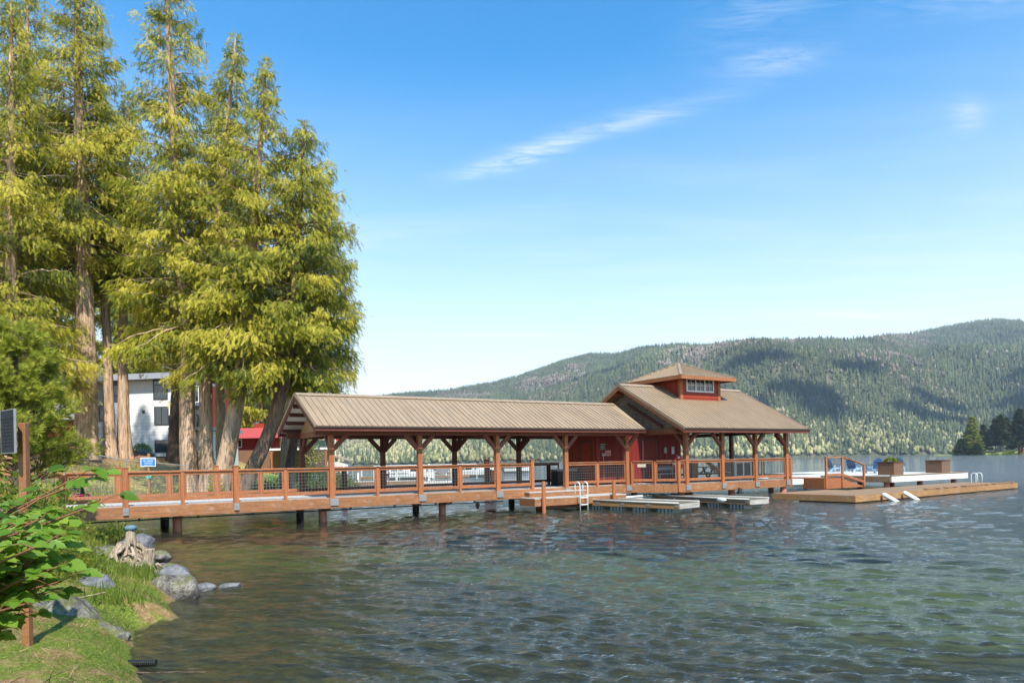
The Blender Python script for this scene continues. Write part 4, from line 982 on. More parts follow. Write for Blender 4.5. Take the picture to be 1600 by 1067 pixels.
# small plants in the platform planter are added with the foliage tools
# Adirondack chairs
M['bluechair'] = plain('blue_chair_slats', (.018, .065, .15), .5, .4, 0, .15, 2); M['paleblue'] = plain('pale_blue_chair_frame', (.26, .38, .50), .5, .4, 0, .08, 2)
def adirondack(loc, rz, label):
    r = empty('adirondack_chair', loc, rz, label, 'chair', 'blue deck chairs on the platform')
    for i in range(5):
        x = -.24+i*.12; mb = MB(); top = 1.02-.05*abs(i-2)**1.6
        mb.bar((x, .22, .28), (x*1.12, .22+.36*(top-.28), top), .105, .02, (0, 1, 0)); mb.build('back_slat', M['bluechair'], r)
    mb = MB()
    for i in range(6): y = -.30+i*.10; mb.box(-.28, .28, y, y+.088, .37-.018*i, .39-.018*i)
    mb.build('seat', M['paleblue'], r)
    for s in (-1, 1):
        mb = MB(); mb.box(s*.37-.08, s*.37+.08, -.42, .30, .555, .58); mb.build('arm', M['bluechair'], r)
        mb = MB(); mb.box(s*.33-.02, s*.33+.02, -.36, -.26, 0, .552); mb.build('leg', M['paleblue'], r)
        mb = MB(); mb.prism([(-.34, .26), (-.34, .37), (.30, .30), (.62, .0), (.48, .0), (.24, .16)], 0, s*.29-.015, s*.29+.015); mb.build('rear_leg', M['paleblue'], r)
        mb = MB(); mb.box(s*.33-.02, s*.33+.02, .16, .24, .2, .552); mb.build('arm_post', M['paleblue'], r)
    for z in (.40, .80): mb = MB(); mb.box(-.3, .3, .235+.36*(z-.28)+.008, .26+.36*(z-.28)+.012, z-.03, z+.03); mb.build('back_brace', M['bluechair'], r)
    return r
ca = RZ+radians(-60)
ch = adirondack(wpos(39.3, 5.9, .95), 0, 'blue slatted deck chair seen through the stair railing, leftmost of the chairs')
ch.rotation_euler = (0, 0, pi/2+.15)
for (s, v, a, lb) in ((37.9, 3.4, .1, 'blue slatted deck chair behind the sloping stair rail, second from the left'), (36.55, 1.15, .7, 'blue slatted deck chair standing tallest just left of the near planter'),
                      (39.0, .9, .3, 'blue slatted deck chair mostly hidden behind the near planter, at its right')):
    copy_tree(ch, wpos(s, v, .95), pi/2+.3+a*2.2, lb)
# picnic table
pt = empty('picnic_table', wpos(20.05, .1, ZD), RZ, 'dark picnic table with attached benches under the pavilion roof', 'picnic table')
mb = MB()
for i in range(5): mb.box(-.85, .85, -.36+i*.146, -.36+i*.146+.138, .72, .76)
mb.build('tabletop', M['grey_pt'] if 'grey_pt' in M else M['darkmetal'], pt)
for y in (-.78, .50):
    mb = MB(); mb.box(-.85, .85, y, y+.13, .42, .455); mb.box(-.85, .85, y+.14, y+.27, .42, .455); mb.build('bench', M['greydeck'], pt)
for x in (-.6, .6):
    mb = MB(); mb.bar((x, -.62, 0), (x, -.2, .72), .05, .09); mb.build('leg', M['darkmetal'], pt); mb = MB(); mb.bar((x, .62, 0), (x, .2, .72), .05, .09); mb.build('leg', M['darkmetal'], pt)
    mb = MB(); mb.bar((x+.055, -.72, .38), (x+.055, .72, .38), .05, .08); mb.build('crossbar', M['darkmetal'], pt)
    mb = MB(); mb.bar((x, 0, .40), (x*.2, 0, .70), .05, .06); mb.build('brace', M['darkmetal'], pt)
# slide-like orange plank leaning behind the corner post
mb = MB(); mb.bar((0, 0, .02), (-1.0, .05, .62), .30, .05); o = mb.build('leaning_plank', M['stain_w']); o.location = wpos(20.0, -.9, ZD+.35); o.rotation_euler = (0, 0, RZ); tag(o, 'orange plank propped at a slant in front of the picnic table', 'plank')
# bench by the doors
bn = empty('wall_bench', wpos(17.35, .35, ZD), RZ, 'narrow grey bench along the red wall beside the life ring', 'bench')
mb = MB(); mb.box(-.75, .75, -.18, .18, .42, .47); mb.build('seat', M['greydeck'], bn)
for x in (-.6, .6): mb = MB(); mb.box(x-.03, x+.03, -.16, .16, 0, .418); mb.build('leg', M['galv'], bn)
mb = MB(); mb.box(-.75, .75, .24, .27, .62, .78); mb.build('backrest', M['greydeck'], bn)
for x in (-.6, .6): mb = MB(); mb.box(x-.03, x+.03, .19, .238, .35, .78); mb.build('back_post', M['galv'], bn)
# life ring with two-tone bands
M['ringred'] = plain('red_ring_cover', (.60, .035, .03), .45, .4, 0, .1, 2)
def torus_seg(R, r, a0, a1, n=8, m=12):
    mb = MB(); pts = [(R*cos(t), 0, R*sin(t)) for t in np.linspace(a0, a1, n)]
    mb.tube(pts, r, m); return mb
lr = empty('life_ring', wpos(17.55, -.25, 1.93), RZ, 'red and white life ring hanging near the pavilion corner post', 'life ring')
for i in range(4):
    torus_seg(.29, .075, i*pi/2+.22, (i+1)*pi/2-.22).build('ring_section', M['ringred'], lr, smooth=True)
    torus_seg(.29, .078, i*pi/2-.22, i*pi/2+.22, 5).build('white_band', M['whitepl'], lr, smooth=True)
mb = MB(); mb.box(-.03, .03, .09, .14, -.95, .45); mb.box(-.18, .18, -.1, .25, -.95, -.91); mb.build('ring_stand', M['ringred'], lr)
# dark chest & white framed lattice
bq = empty('storage_chest', wpos(13.0, -0+.62, ZD), RZ, 'dark storage chest with a grey lid on the deck before the red wall', 'chest') if 0 else empty('storage_chest', wpos(12.1, 2.0, ZD), RZ, 'dark chest with a grey lid behind the wire railing left of the red wall', 'chest')
mb = MB(); mb.box(-.55, .60, -.3, .3, 0, .70); mb.build('box', M['black'], bq, bevel=.03); mb = MB(); mb.box(-.58, .63, -.33, .33, .702, .80); mb.build('lid', M['galv'], bq, bevel=.03)
sp_ = empty('white_frame_panel', wpos(22.5, -.1, ZD), RZ, 'white framed panel with dark panes standing behind the pavilion railing', 'panel')
mb = MB()
for a, b, c, d in ((-.65, .65, .90, 1.0), (-.65, .65, .12, .22), (-.65, -.55, .221, .899), (.55, .65, .221, .899), (-.05, .05, .221, .899)): mb.box(a, b, -.03, .03, c, d)
mb.build('frame', M['whitepl'], sp_)
for a in (-.54, .06): mb = MB(); mb.box(a, a+.48, -.01, .01, .23, .89); mb.build('pane', M['darkmetal'], sp_)
for x in (-.5, .5): mb = MB(); mb.box(x-.04, x+.04, -.25, .25, 0, .118); mb.build('foot', M['whitepl'], sp_)
# mooring piles behind the pier
for (X, Y, zt, lb) in ((-9.01, 38, 1.72, 'dark mooring pile standing in the water behind the first bay of the pier'), (-1.50, 42, 2.30, 'tall dark mooring pile with a flat cap behind the third bay of the pier'), (-1.15, 42.3, 1.70, 'shorter dark mooring pile close beside the tall capped pile')):
    mb = MB(); mb.tube([(0, 0, -2.5), (0, 0, zt)], .16, 14)
    if zt > 2: mb.box(-.2, .2, -.2, .2, zt, zt+.05)
    o = mb.build('mooring_pile', M['stain_and_shade_v']); o.location = (X, Y, 0); tag(o, lb, 'pile', 'dark mooring piles behind the pier')
# ================================================================ MARINA BEHIND
def marina_dock(X, Y, L, rz, w_, label, z=.42):
    r = empty('marina_dock', (X, Y, 0), rz, label, 'dock', 'white docks of the marina')
    mb = MB(); boards(mb, 0, L, 0, w_, z-.05, z, .6); mb.build('deck_boards', M['white_board'], r)
    mb = MB(); mb.box(0, L, -.03, 0, .08, z-.01); mb.build('fascia', M['dockwood'], r)
    for x in np.arange(.5, L, 4.0): mb = MB(); mb.tube([(x, w_+.15, -2), (x, w_+.15, 1.3)], .12, 8); mb.build('pile', M['white'], r)
    return r
marina_dock(-16.5, 72, 7.5, .05, 2.0, 'nearest white dock of the marina seen beneath the pier rail')
marina_dock(-22, 100, 16, .03, 1.8, 'middle white dock of the marina')
marina_dock(-27, 138, 30, .0, 1.8, 'farthest white dock of the marina with boats on it')
gw = empty('gangway_rail', (-14.8, 76, .42), .03, 'long white tubular handrail frame of the marina gangway', 'handrail')
for z in (.8, 1.55): mb = MB(); mb.tube([(0, 0, z), (11, 0, z)], .045, 6); mb.build('rail', M['white'], gw)
for x in (0, 2.75, 5.5, 8.25, 11): mb = MB(); mb.tube([(x, 0, 0), (x, 0, 1.55)], .04, 6); mb.build('upright', M['white'], gw)
def boat(loc, rz, L, label, cab=True):
    r = empty('motor_boat', loc, rz, label, 'boat', 'white boats moored at the marina')
    V = []; F = []; n = 9; sec = 5
    for i in range(n):
        t = i/(n-1); x = L*(t-.5); bw = .5*L*.34*(1-max(0, (t-.45)/.55)**2.2)+.02; sh = .75+.35*t*t; k = .12+.45*max(0, t-.6)
        for (yy, zz) in ((-bw, sh), (-bw*.92, .35), (0, -.15+k*.3), (bw*.92, .35), (bw, sh)): V.append((x, yy, zz))
    for i in range(n-1):
        for j in range(sec-1): a = i*sec+j; F.append((a, a+1, a+sec+1, a+sec))
        F.append((i*sec+4, i*sec, (i+1)*sec, (i+1)*sec+4))
    F.append(tuple(range(sec)))
    mb = MB(); mb.add(V, F); mb.build('hull', M['whitepl'], r)
    mb = MB(); mb.box(-L*.5+.05, L*.42, -.012-L*.17, -.0-L*.165, .60, .68); 
    if cab:
        mb = MB(); mb.prism([(-L*.08, .80), (-L*.05, 1.55), (L*.10, 1.55), (L*.22, .9)], 1, -L*.12, L*.12); c = mb.build('cabin', M['whitepl'], r)
        mb = MB(); mb.prism([(-L*.045, 1.12), (-L*.035, 1.42), (L*.105, 1.42), (L*.17, 1.10)], 1, -L*.125, L*.125); mb.build('window', M['glass'], c)
    mb = MB(); mb.box(-L*.5-.3, -L*.5+.02, -.2, .2, .3, 1.1); mb.build('outboard', M['darkmetal'], r)
    return r
boat((-13.5, 96, 0), .1, 6.0, 'white motor boat at the left end of the middle marina dock'); boat((-6, 104, 0), 3.0, 5.4, 'small white motor boat right of centre at the middle marina dock'); boat((-20, 134, 0), .0, 7.5, 'larger white cabin boat at the left of the farthest marina dock')
boat((-6, 134, 0), .3, 6.5, 'white cabin boat at the centre of the farthest marina dock'); boat((1, 136, 0), .2, 5.5, 'low open white boat at the right end of the farthest marina dock', False)
# grey bbq-like stand with dark V legs near the marina
ws = empty('work_stand', (-6.9, 70, .1), .2, 'white framed dockside stand with a dark folded umbrella like top', 'stand')
mb = MB(); mb.box(-1.9, 1.9, -1, 1, -.05, .30); mb.build('float', M['white_board'], ws)
for x in (-1.3, 1.3): mb = MB(); mb.box(x-.1, x+.1, -.1, .1, .302, 2.0); mb.build('upright', M['white'], ws)
mb = MB(); mb.prism([(-.9, 1.75), (.9, 1.75), (.2, .8), (-.2, .8)], 1, -.25, .25); mb.build('hopper', M['galv'], ws)
mb = MB(); mb.bar((-1.2, 0, 1.4), (1.2, 0, 1.4), .08, .08); mb.build('crossbar', M['white'], ws)
# flagpole
fp = empty('flagpole', (-24.8, 100, 1.5), 0, 'tall thin white flagpole on the far shore behind the pier', 'flagpole')
mb = MB(); mb.tube([(0, 0, 0), (0, 0, 5.2)], [.07, .045], 8); mb.build('pole', M['white'], fp)
mb = MB(); mb.box(.05, .62, -.01, .01, 4.1, 5.0); mb.build('flag', M['sign_red'], fp)
# ================================================================ HOUSES, FENCE, SIGNS ON THE BANK
def gz(x, y): return float(ground_z(np.array([x]), np.array([y]))[0])
def window(parent, x, z, w_, h, y, frame='darkmetal', bars=(1, 1), name='window'):
    """window on a wall facing local -Y at local y"""
    f = MB(); e = .07
    for a, b, c, d in ((x-w_/2, x+w_/2, z+h/2-e, z+h/2), (x-w_/2, x+w_/2, z-h/2, z-h/2+e), (x-w_/2, x-w_/2+e, z-h/2+e, z+h/2-e), (x+w_/2-e, x+w_/2, z-h/2+e, z+h/2-e)): f.box(a, b, y-.06, y-.002, c, d)
    if bars[0] == 2: f.box(x-.03, x+.03, y-.055, y-.004, z-h/2+e, z+h/2-e)
    if bars[1] == 2: f.box(x-w_/2+e, x+w_/2-e, y-.054, y-.006, z+h*.22-.03, z+h*.22+.03)
    o = f.build(name, M[frame], parent)
    g = MB(); g.box(x-w_/2+e*.7, x+w_/2-e*.7, y-.035, y-.008, z-h/2+e*.7, z+h/2-e*.7); g.build('pane', M['glass'], o); return o
h1 = empty('modern_house', (-33.7, 62, 0), 0, 'modern white and grey house with rust red panels behind the cedar trunks', 'house')
mb = MB(); mb.box(0, 4.1, 0, 9, 3.2, 9.9); mb.build('white_wall', M['whitesid'], h1)
mb = MB(); mb.box(-4.3, -.01, .5, 9, 3.6, 9.75); mb.build('grey_wall', M['greysid'], h1)
mb = MB(); mb.box(-9.5, -4.32, 1.5, 9, 4.0, 9.6); mb.build('red_wall', M['redpanel'], h1)
mb = MB(); mb.box(-6.3, -4.33, .2, 1.49, 6.6, 9.55); mb.build('bay_window_box', M['greysid'], h1)
mb = MB(); mb.prism([(-11, 10.05), (-4.5, 9.72), (4.35, 9.93), (4.35, 10.42), (-4.5, 10.22), (-11, 10.6)], 1, -.9, 9.5); mb.build('roof', M['roofgray'], h1)
window(h1, 3.15, 9.05, 1.25, 1.75, 0, 'darkmetal', (1, 2)); window(h1, 3.2, 6.75, 1.25, 1.6, 0, 'darkmetal', (2, 1)); window(h1, 3.2, 4.1, 1.25, 1.1, 0, 'darkmetal')
window(h1, -2.1, 7.1, .9, 1.4, .5, 'darkmetal', (1, 2)); window(h1, -1.0, 9.1, .5, 1.0, .5)
window(h1, -5.3, 8.6, .9, 1.2, .2, 'darkmetal')
mb = MB(); mb.box(1.55, 1.75, -.12, -.002, 7.0, 7.25); mb.build('wall_lamp', M['darkmetal'], h1)
mb = MB(); mb.box(4.11, 6.4, 2.0, 9, 3.2, 9.6); mb.build('red_wing', M['redpanel'], h1)
for z in (5.2, 7.6):
    mb = MB(); mb.box(4.15, 6.3, -.2, 1.98, z, z+.25); b = mb.build('balcony', M['roofgray'], h1)
    mb = MB(); mb.box(4.2, 6.3, -.18, -.12, z+.3, z+1.2); mb.build('railing', M['glass'], b)
window(h1, 5.6, 6.6, 1.4, 1.9, 2.0, 'white', (2, 1)); window(h1, 5.6, 8.8, 1.4, 1.5, 2.0, 'white', (2, 1))
# cabin with dark verandah right of it
h3 = empty('porch_house', (-28.3, 60, 0), 0, 'narrow white walled annex with brown porch posts seen beside the leaning cedars', 'house')
mb = MB(); mb.box(0, 2.5, 1.2, 7, 1.5, 5.3); mb.build('wall', M['whitesid'], h3)
mb = MB(); mb.box(-.5, 2.9, -.4, 7.2, 5.32, 5.6); mb.build('roof', M['roofgray'], h3)
for x in (0, 1.2, 2.4): mb = MB(); mb.box(x-.12, x+.12, -.1, .12, 1.2, 5.31); mb.build('porch_post', M['stain_and_shade_v'], h3)
mb = MB(); mb.box(-.5, 7.2, -.38, -.30, 5.76, 6.6)
for x in np.arange(-.4, 2.8, .6): mb = MB(); mb.box(x-.05, x+.05, -.36, -.28, 5.6, 6.55); mb.build('baluster', M['darkmetal'], h3)
mb = MB(); mb.bar((-.5, -.32, 6.58), (2.9, -.32, 6.58), .1, .07); mb.build('deck_rail', M['darkmetal'], h3)
# red roofed house
h2 = empty('red_roof_house', (-36.5, 85, 0), 0, 'two storey green and brown house with a red metal roof and white balcony', 'house')
mb = MB(); mb.box(0, 12.0, 1.5, 8.5, 1.8, 4.2); mb.build('lower_wall', M['planterw'], h2)
mb = MB(); mb.box(8.3, 12.0, 1.45, 8.4, 4.22, 5.72); mb.build('upper_wall', M['greensid'], h2)
mb = MB(); mb.box(0, 8.28, 1.45, 8.4, 4.22, 5.72); mb.build('upper_wall', M['redwall'], h2)
seam_roof(None, h2, 'roof', (-.8, .4, 5.62), (12.6, .4, 5.62), (-.8, 4.9, 7.05), (12.6, 4.9, 7.05), .35, M['redroof'])
seam_roof(None, h2, 'back_roof', (-.8, 9.4, 5.62), (12.6, 9.4, 5.62), (-.8, 4.9, 7.05), (12.6, 4.9, 7.05), .35, M['redroof'])
mb = MB(); mb.box(4.0, 5.2, 4.9, 6.0, 6.3, 7.6); mb.build('chimney', M['redpanel'], h2)
mb = MB(); mb.box(7.6, 14.5, -.3, 1.4, 4.05, 4.28); bl = mb.build('balcony', M['white'], h2)
for x in (7.7, 9.3, 10.9, 12.5, 14.4): mb = MB(); mb.box(x-.05, x+.05, -.28, -.2, 4.281, 5.2); mb.build('baluster', M['stain_w'], bl)
mb = MB(); mb.bar((11.2, -.24, 5.22), (14.4, -.24, 5.22), .1, .06); mb.build('hand_rail', M['white'], bl)
for x in (7.8, 10.2, 12.0, 14.3): mb = MB(); mb.box(x-.1, x+.1, -.2, 0, 1.6, 4.04); mb.build('balcony_post', M['stain'], h2)
mb = MB(); mb.box(8.5, 11.3, 1.38, 1.448, 4.4, 5.6); mb.build('window_surround', M['white'], h2)
window(h2, 9.2, 5.0, 1.2, 1.1, 1.38, 'white', (2, 2)); window(h2, 10.6, 5.0, 1.1, 1.1, 1.38, 'white', (1, 2)); window(h2, 6.3, 5.0, 1.1, .9, 1.4, 'white', (1, 1)); window(h2, 11.4, 3.0, 1.3, 1.6, 1.5, 'white', (1, 1)); window(h2, 8.8, 3.0, .9, 1.4, 1.5, 'dryboard', (1, 1))
window(h2, 3.0, 5.0, 1.4, 1.0, 1.4, 'white', (2, 1))
# far shed right of the red roof house, white carport behind the willow
h4 = empty('white_carport', (-27.5, 97, 0), .1, 'low pale shed with a shallow roof at the lawn edge behind the pier gable', 'shed')
mb = MB(); mb.box(0, 5, 0, 4, .9, 2.6); mb.build('wall', M['white_board'], h4); mb = MB(); mb.prism([(-.4, 2.62), (2.5, 3.5), (5.4, 2.62), (5.4, 2.75), (2.5, 3.65), (-.4, 2.75)], 1, -.4, 4.4); mb.build('roof', M['roof'], h4)
# chain-link fence on the slope
def chain_mat():
    T = mat('chain_link', .5, .5, .3); T.n.remove(T.b)
    sp = T.new('ShaderNodeSeparateXYZ'); T.link(T.co, sp.inputs[0])
    a = T.math('FRACT', T.math('DIVIDE', T.math('ADD', sp.outputs[0], sp.outputs[2]), .09)); b = T.math('FRACT', T.math('DIVIDE', T.math('SUBTRACT', sp.outputs[0], sp.outputs[2]), .09))
    m_ = T.math('MAXIMUM', T.math('LESS_THAN', a, .12), T.math('LESS_THAN', b, .12))
    p = T.new('ShaderNodeBsdfPrincipled'); p.inputs['Base Color'].default_value = (.10, .10, .10, 1); t = T.new('ShaderNodeBsdfTransparent'); x = T.new('ShaderNodeMixShader')
    T.link(m_, x.inputs[0]); T.link(t.outputs[0], x.inputs[1]); T.link(p.outputs[0], x.inputs[2]); T.link(x.outputs[0], T.n['Material Output'].inputs[0]); return T.m
M['chain'] = chain_mat()
fpts = [(-23.9, 34.6), (-22.4, 35.6), (-19.55, 36), (-17.0, 37.0)]
fz = [gz(*p)+.0 for p in fpts]
cf = empty('chain_link_fence', (fpts[0][0], fpts[0][1], fz[0]), 0, 'low chain link fence with thin steel posts running down the mulch slope', 'fence')
def rel(p, z): return (p[0]-fpts[0][0], p[1]-fpts[0][1], z-fz[0])
tops = [3.36, 3.24, 2.62, 2.3]
for p, z, t in zip(fpts, fz, tops): mb = MB(); mb.tube([rel(p, z-.2), rel(p, t+.05)], .03, 8); mb.build('fence_post', M['galv'], cf)
for i in range(3):
    mb = MB(); mb.tube([rel(fpts[i], tops[i]), rel(fpts[i+1], tops[i+1])], .022, 6); mb.build('top_rail', M['galv'], cf)
    a, b = fpts[i], fpts[i+1]; mb = MB(); mb.add([rel(a, fz[i]), rel(b, fz[i+1]), rel(b, tops[i+1]), rel(a, tops[i]), ], [(0, 1, 2, 3)]); mb.build('chain_mesh', M['chain'], cf)
# blue sign on a wooden post
bx, by = -17.88, 35.0
ps = empty('sign_post', (bx, by, 0), 0, 'slim pale wooden stake carrying the blue sign and the teal sign', 'post')
mb = MB(); mb.box(-.055, .055, -.05, .05, -.3, 2.92); mb.build('stake', M['tandock'], ps)
sign('blue_sign', 'blue sign with white border and lettering on a stake behind the pier railing', (bx, by-.075, 2.50), 0, .74, .44, M['sign_blue'], M['ink_w'],
     [('ATTENTION BOATERS', .065, .14), ('NO WAKE', .10, .05), ('SWIM AREA', .075, -.05), ('PRIVATE DOCK', .06, -.14)], M['ink_w'])
mb = MB(); mb.tube([(0, -.012, 0), (0, .012, 0)], .15, 20); o = mb.build('teal_sign', M['teal']); o.location = (bx, by-.075, 1.83); tag(o, 'small round teal sign low on the wooden stake, under the blue sign', 'sign')
# interpretive sign at the near left: dark face in a thin pale edge, on a timber post
npz = gz(-4.85, 7.0)
np_ = empty('sign_board_post', (-4.82, 7.02, npz), .05, 'square brown timber post holding up the tall dark sign at the left', 'post')
mb = MB(); mb.box(-.036, .036, -.036, .036, -.3, 2.36-npz+.30); mb.build('shaft', M['stain_w'], np_, bevel=.006)
M['ink_d'] = plain('dim_grey_lettering', (.035, .04, .048), .6, .2, 0, .05)
M['slate'] = plain('dark_slate_face', (.012, .016, .022), .65, .3, 0, .15, 2)
sr = empty('dark_notice_board', (-4.90, 6.92, 2.57), 0, 'tall dark slate coloured sign board seen almost edge on at the far left', 'sign')
sr.rotation_euler = (0, 0, radians(-38)); Ls, Hs = .36, .41
mb = MB(); mb.box(-Ls/2, Ls/2, -.008, .008, -Hs/2, Hs/2); mb.build('panel', M['slate'], sr)
mb = MB()
for a, b, c, d in ((-Ls/2-.008, Ls/2+.008, Hs/2, Hs/2+.008), (-Ls/2-.008, Ls/2+.008, -Hs/2-.008, -Hs/2), (-Ls/2-.008, -Ls/2, -Hs/2, Hs/2), (Ls/2, Ls/2+.008, -Hs/2, Hs/2)): mb.box(a, b, -.010, .010, c, d)
mb.build('edge_trim', M['galv'], sr)
for i in range(9):
    z = .13-i*.033; me = text_mesh('PRIVATE BEACH' if i == 0 else 'RESIDENTS AND GUESTS ONLY', .045 if i == 0 else .018); o = bpy.data.objects.new('lettering', me); COL.objects.link(o); me.materials.append(M['ink_d'])
    o.parent = sr; o.rotation_euler = (radians(90), 0, 0); o.location = (0, -.0105, z)
# ================================================================ spit across the water, right
def spit_z(x, y):
    e = ((x-560)/175)**2+((y-640)/70)**2; return np.where(e < 1, .3+3.5*(1-e)**.7+fbm(x/14, y/14, 3, 5)*1.2*np.clip((1-e)*3, 0, 1), -2-3*np.clip(e-1, 0, 1))
T = mat('spit_ground', .9, .2); n_ = T.noise(T.new('ShaderNodeNewGeometry').outputs['Position'], .12, 6, .65)
T.link(T.ramp(n_, [(.35, (.22, .16, .09)), (.5, (.22, .25, .07)), (.7, (.16, .22, .05))]), T.b.inputs['Base Color'])
spit = grid_mesh('spit', np.arange(370, 750, 5.), np.arange(560, 720, 5.), spit_z, T.m, True, lambda X, Y: ((X-560)/175)**2+((Y-640)/70)**2 < 1.15); tag(spit, 'low grassy point of land reaching into the lake at the right', 'point', kind='structure')
hc = empty('lake_cabin', (432, 592, 1.2), 0, 'small red and white waterside cabin on the point at the right edge', 'cabin')
mb = MB(); mb.box(0, 9, 0, 7, 0, 3.6); mb.build('wall', M['white'], hc); mb = MB(); mb.box(-6, -.05, 0, 6, 0, 3.0); mb.build('red_wing', M['redpanel'], hc)
mb = MB(); mb.prism([(-.8, 3.6), (4.5, 6.2), (9.8, 3.6)], 1, -.6, 7.6); mb.build('roof', M['white_board'], hc); window(hc, 3, 1.9, 1.6, 1.4, 0, 'darkmetal'); window(hc, 6.5, 1.9, 1.6, 1.4, 0, 'darkmetal')
# ================================================================ TREES
def spray_template(kind):
    t = []
    if kind == 'cedar':
        for s in (-1, 1):
            for u in (.08, .28, .48, .68, .86):
                L = .44*(1-.55*u); a = radians(46); b0 = (u-.07, 0); b1 = (u+.07, 0); tip = (u+L*cos(a), s*L*sin(a))
                t.append([(b0[0], 0, 0), (b1[0], 0, 0), (tip[0], tip[1], -.10*L)])
        t.append([(.75, -.05, 0), (.75, .05, 0), (1.08, 0, -.08)])
    elif kind == 'fir':
        for s in (-1, 1):
            for u in (.0, .25, .5, .75):
                L = .42*(1-.6*u); t.append([(u-.1, 0, 0), (u+.1, 0, 0), (u+.28, s*L, -.05)])
        t.append([(.7, -.07, 0), (.7, .07, 0), (1.1, 0, 0)])
    elif kind == 'leaf':
        t.append([(0, 0, 0), (.45, -.30, .04), (1, 0, 0)]); t.append([(0, 0, 0), (1, 0, 0), (.45, .30, .04)])
    elif kind == 'tuft':
        r = np.random.default_rng(3)
        for k in range(15):
            a = 2*pi*k/15+r.random()*.3; e = radians(32+24*r.random()); x0 = .55*r.random(); d = (cos(e), sin(e)*cos(a), sin(e)*sin(a)); L = .62
            w_ = .028; t.append([(x0-w_, w_*sin(a), -w_*cos(a)), (x0+w_, -w_*sin(a), w_*cos(a)), (x0+d[0]*L, d[1]*L, d[2]*L)])
    elif kind == 'blade':
        t.append([(0, -.035, 0), (0, .035, 0), (.55, .022, .0)]); t.append([(0, -.035, 0), (.55, .022, 0), (1, 0, -.08)])
    return np.array(t, float)
TPL = {k: spray_template(k) for k in ('cedar', 'fir', 'leaf', 'tuft', 'blade')}
def place_sprays(kind, P, D, Nn, S, tint, name, m, parent=None):
    """P positions, D main axis, Nn approx normal, S sizes"""
    P = np.asarray(P, float); D = np.asarray(D, float); D /= np.linalg.norm(D, axis=1, keepdims=True)
    Y = np.cross(Nn, D); Y /= (np.linalg.norm(Y, axis=1, keepdims=True)+1e-9); Z = np.cross(D, Y)
    tp = TPL[kind]; R = np.stack([D, Y, Z], 2)                           # (N,3,3) columns
    V = np.einsum('nij,tkj->ntki', R, tp)*np.asarray(S)[:, None, None, None]+P[:, None, None, :]
    n, t = V.shape[:2]; V = V.reshape(-1, 3); F = np.arange(len(V)).reshape(-1, 3)
    return fast_mesh(name, V, F, m, parent, False, {'tint': ('FLOAT', np.repeat(np.clip(tint, 0, 1), t*3))})
def path_at(path, z):
    zz = path[:, 2]; return np.stack([np.interp(z, zz, path[:, 0]), np.interp(z, zz, path[:, 1])], -1)
def trunk_mesh(path, r0, r1, flare, r, name, m, parent, n=26, flute=.16):
    zz = path[:, 2]; H = zz[-1]; zs = np.concatenate([np.linspace(zz[0], zz[0]+2.5, 12), np.linspace(zz[0]+2.9, H, 26)])
    V = []; ph = r.random(6)*6.28
    for z in zs:
        c = path_at(path, z); t = (z-zz[0])/(H-zz[0]); rad = r0*(1-t)**.85+r1*t; fl = flare*exp(-(z-zz[0])/.9); fu = flute*(.35+1.2*exp(-(z-zz[0])/2.2))
        for k in range(n):
            a = 2*pi*k/n; q = 1+fu*(.5*sin(3*a+ph[0]+z*.12)+.5*sin(5*a+ph[1]-z*.2)+.35*sin(8*a+ph[2]+z*.35)+.25*sin(13*a+ph[3]))+.03*r.normal()
            q += fl*(.6+.6*max(0, sin(4*a+ph[4])))
            V.append((c[0]+rad*q*cos(a), c[1]+rad*q*sin(a), z))
    m_ = len(zs); F = [(i*n+k, i*n+(k+1) % n, (i+1)*n+(k+1) % n, (i+1)*n+k) for i in range(m_-1) for k in range(n)]
    return fast_mesh(name, np.array(V), np.array(F), m, parent, True)
def limb_tubes(limbs, name, m, parent, n=4):
    """limbs: list of (pts (k,3), radii (k))"""
    V = []; F = []; b = 0
    for pts, rad in limbs:
        k = len(pts); d = np.gradient(pts, axis=0); d /= np.linalg.norm(d, axis=1, keepdims=True)+1e-9
        a = np.cross(d, (.1, .2, .97)); a /= np.linalg.norm(a, axis=1, keepdims=True)+1e-9; c = np.cross(d, a)
        for j in range(n): pass
        ang = 2*pi*np.arange(n)/n
        vv = pts[:, None]+rad[:, None, None]*(np.cos(ang)[None, :, None]*a[:, None]+np.sin(ang)[None, :, None]*c[:, None])
        V.append(vv.reshape(-1, 3))
        for i in range(k-1):
            for j in range(n): F.append((b+i*n+j, b+i*n+(j+1) % n, b+(i+1)*n+(j+1) % n, b+(i+1)*n+j))
        b += k*n
    return fast_mesh(name, np.concatenate(V), np.array(F), m, parent, True)
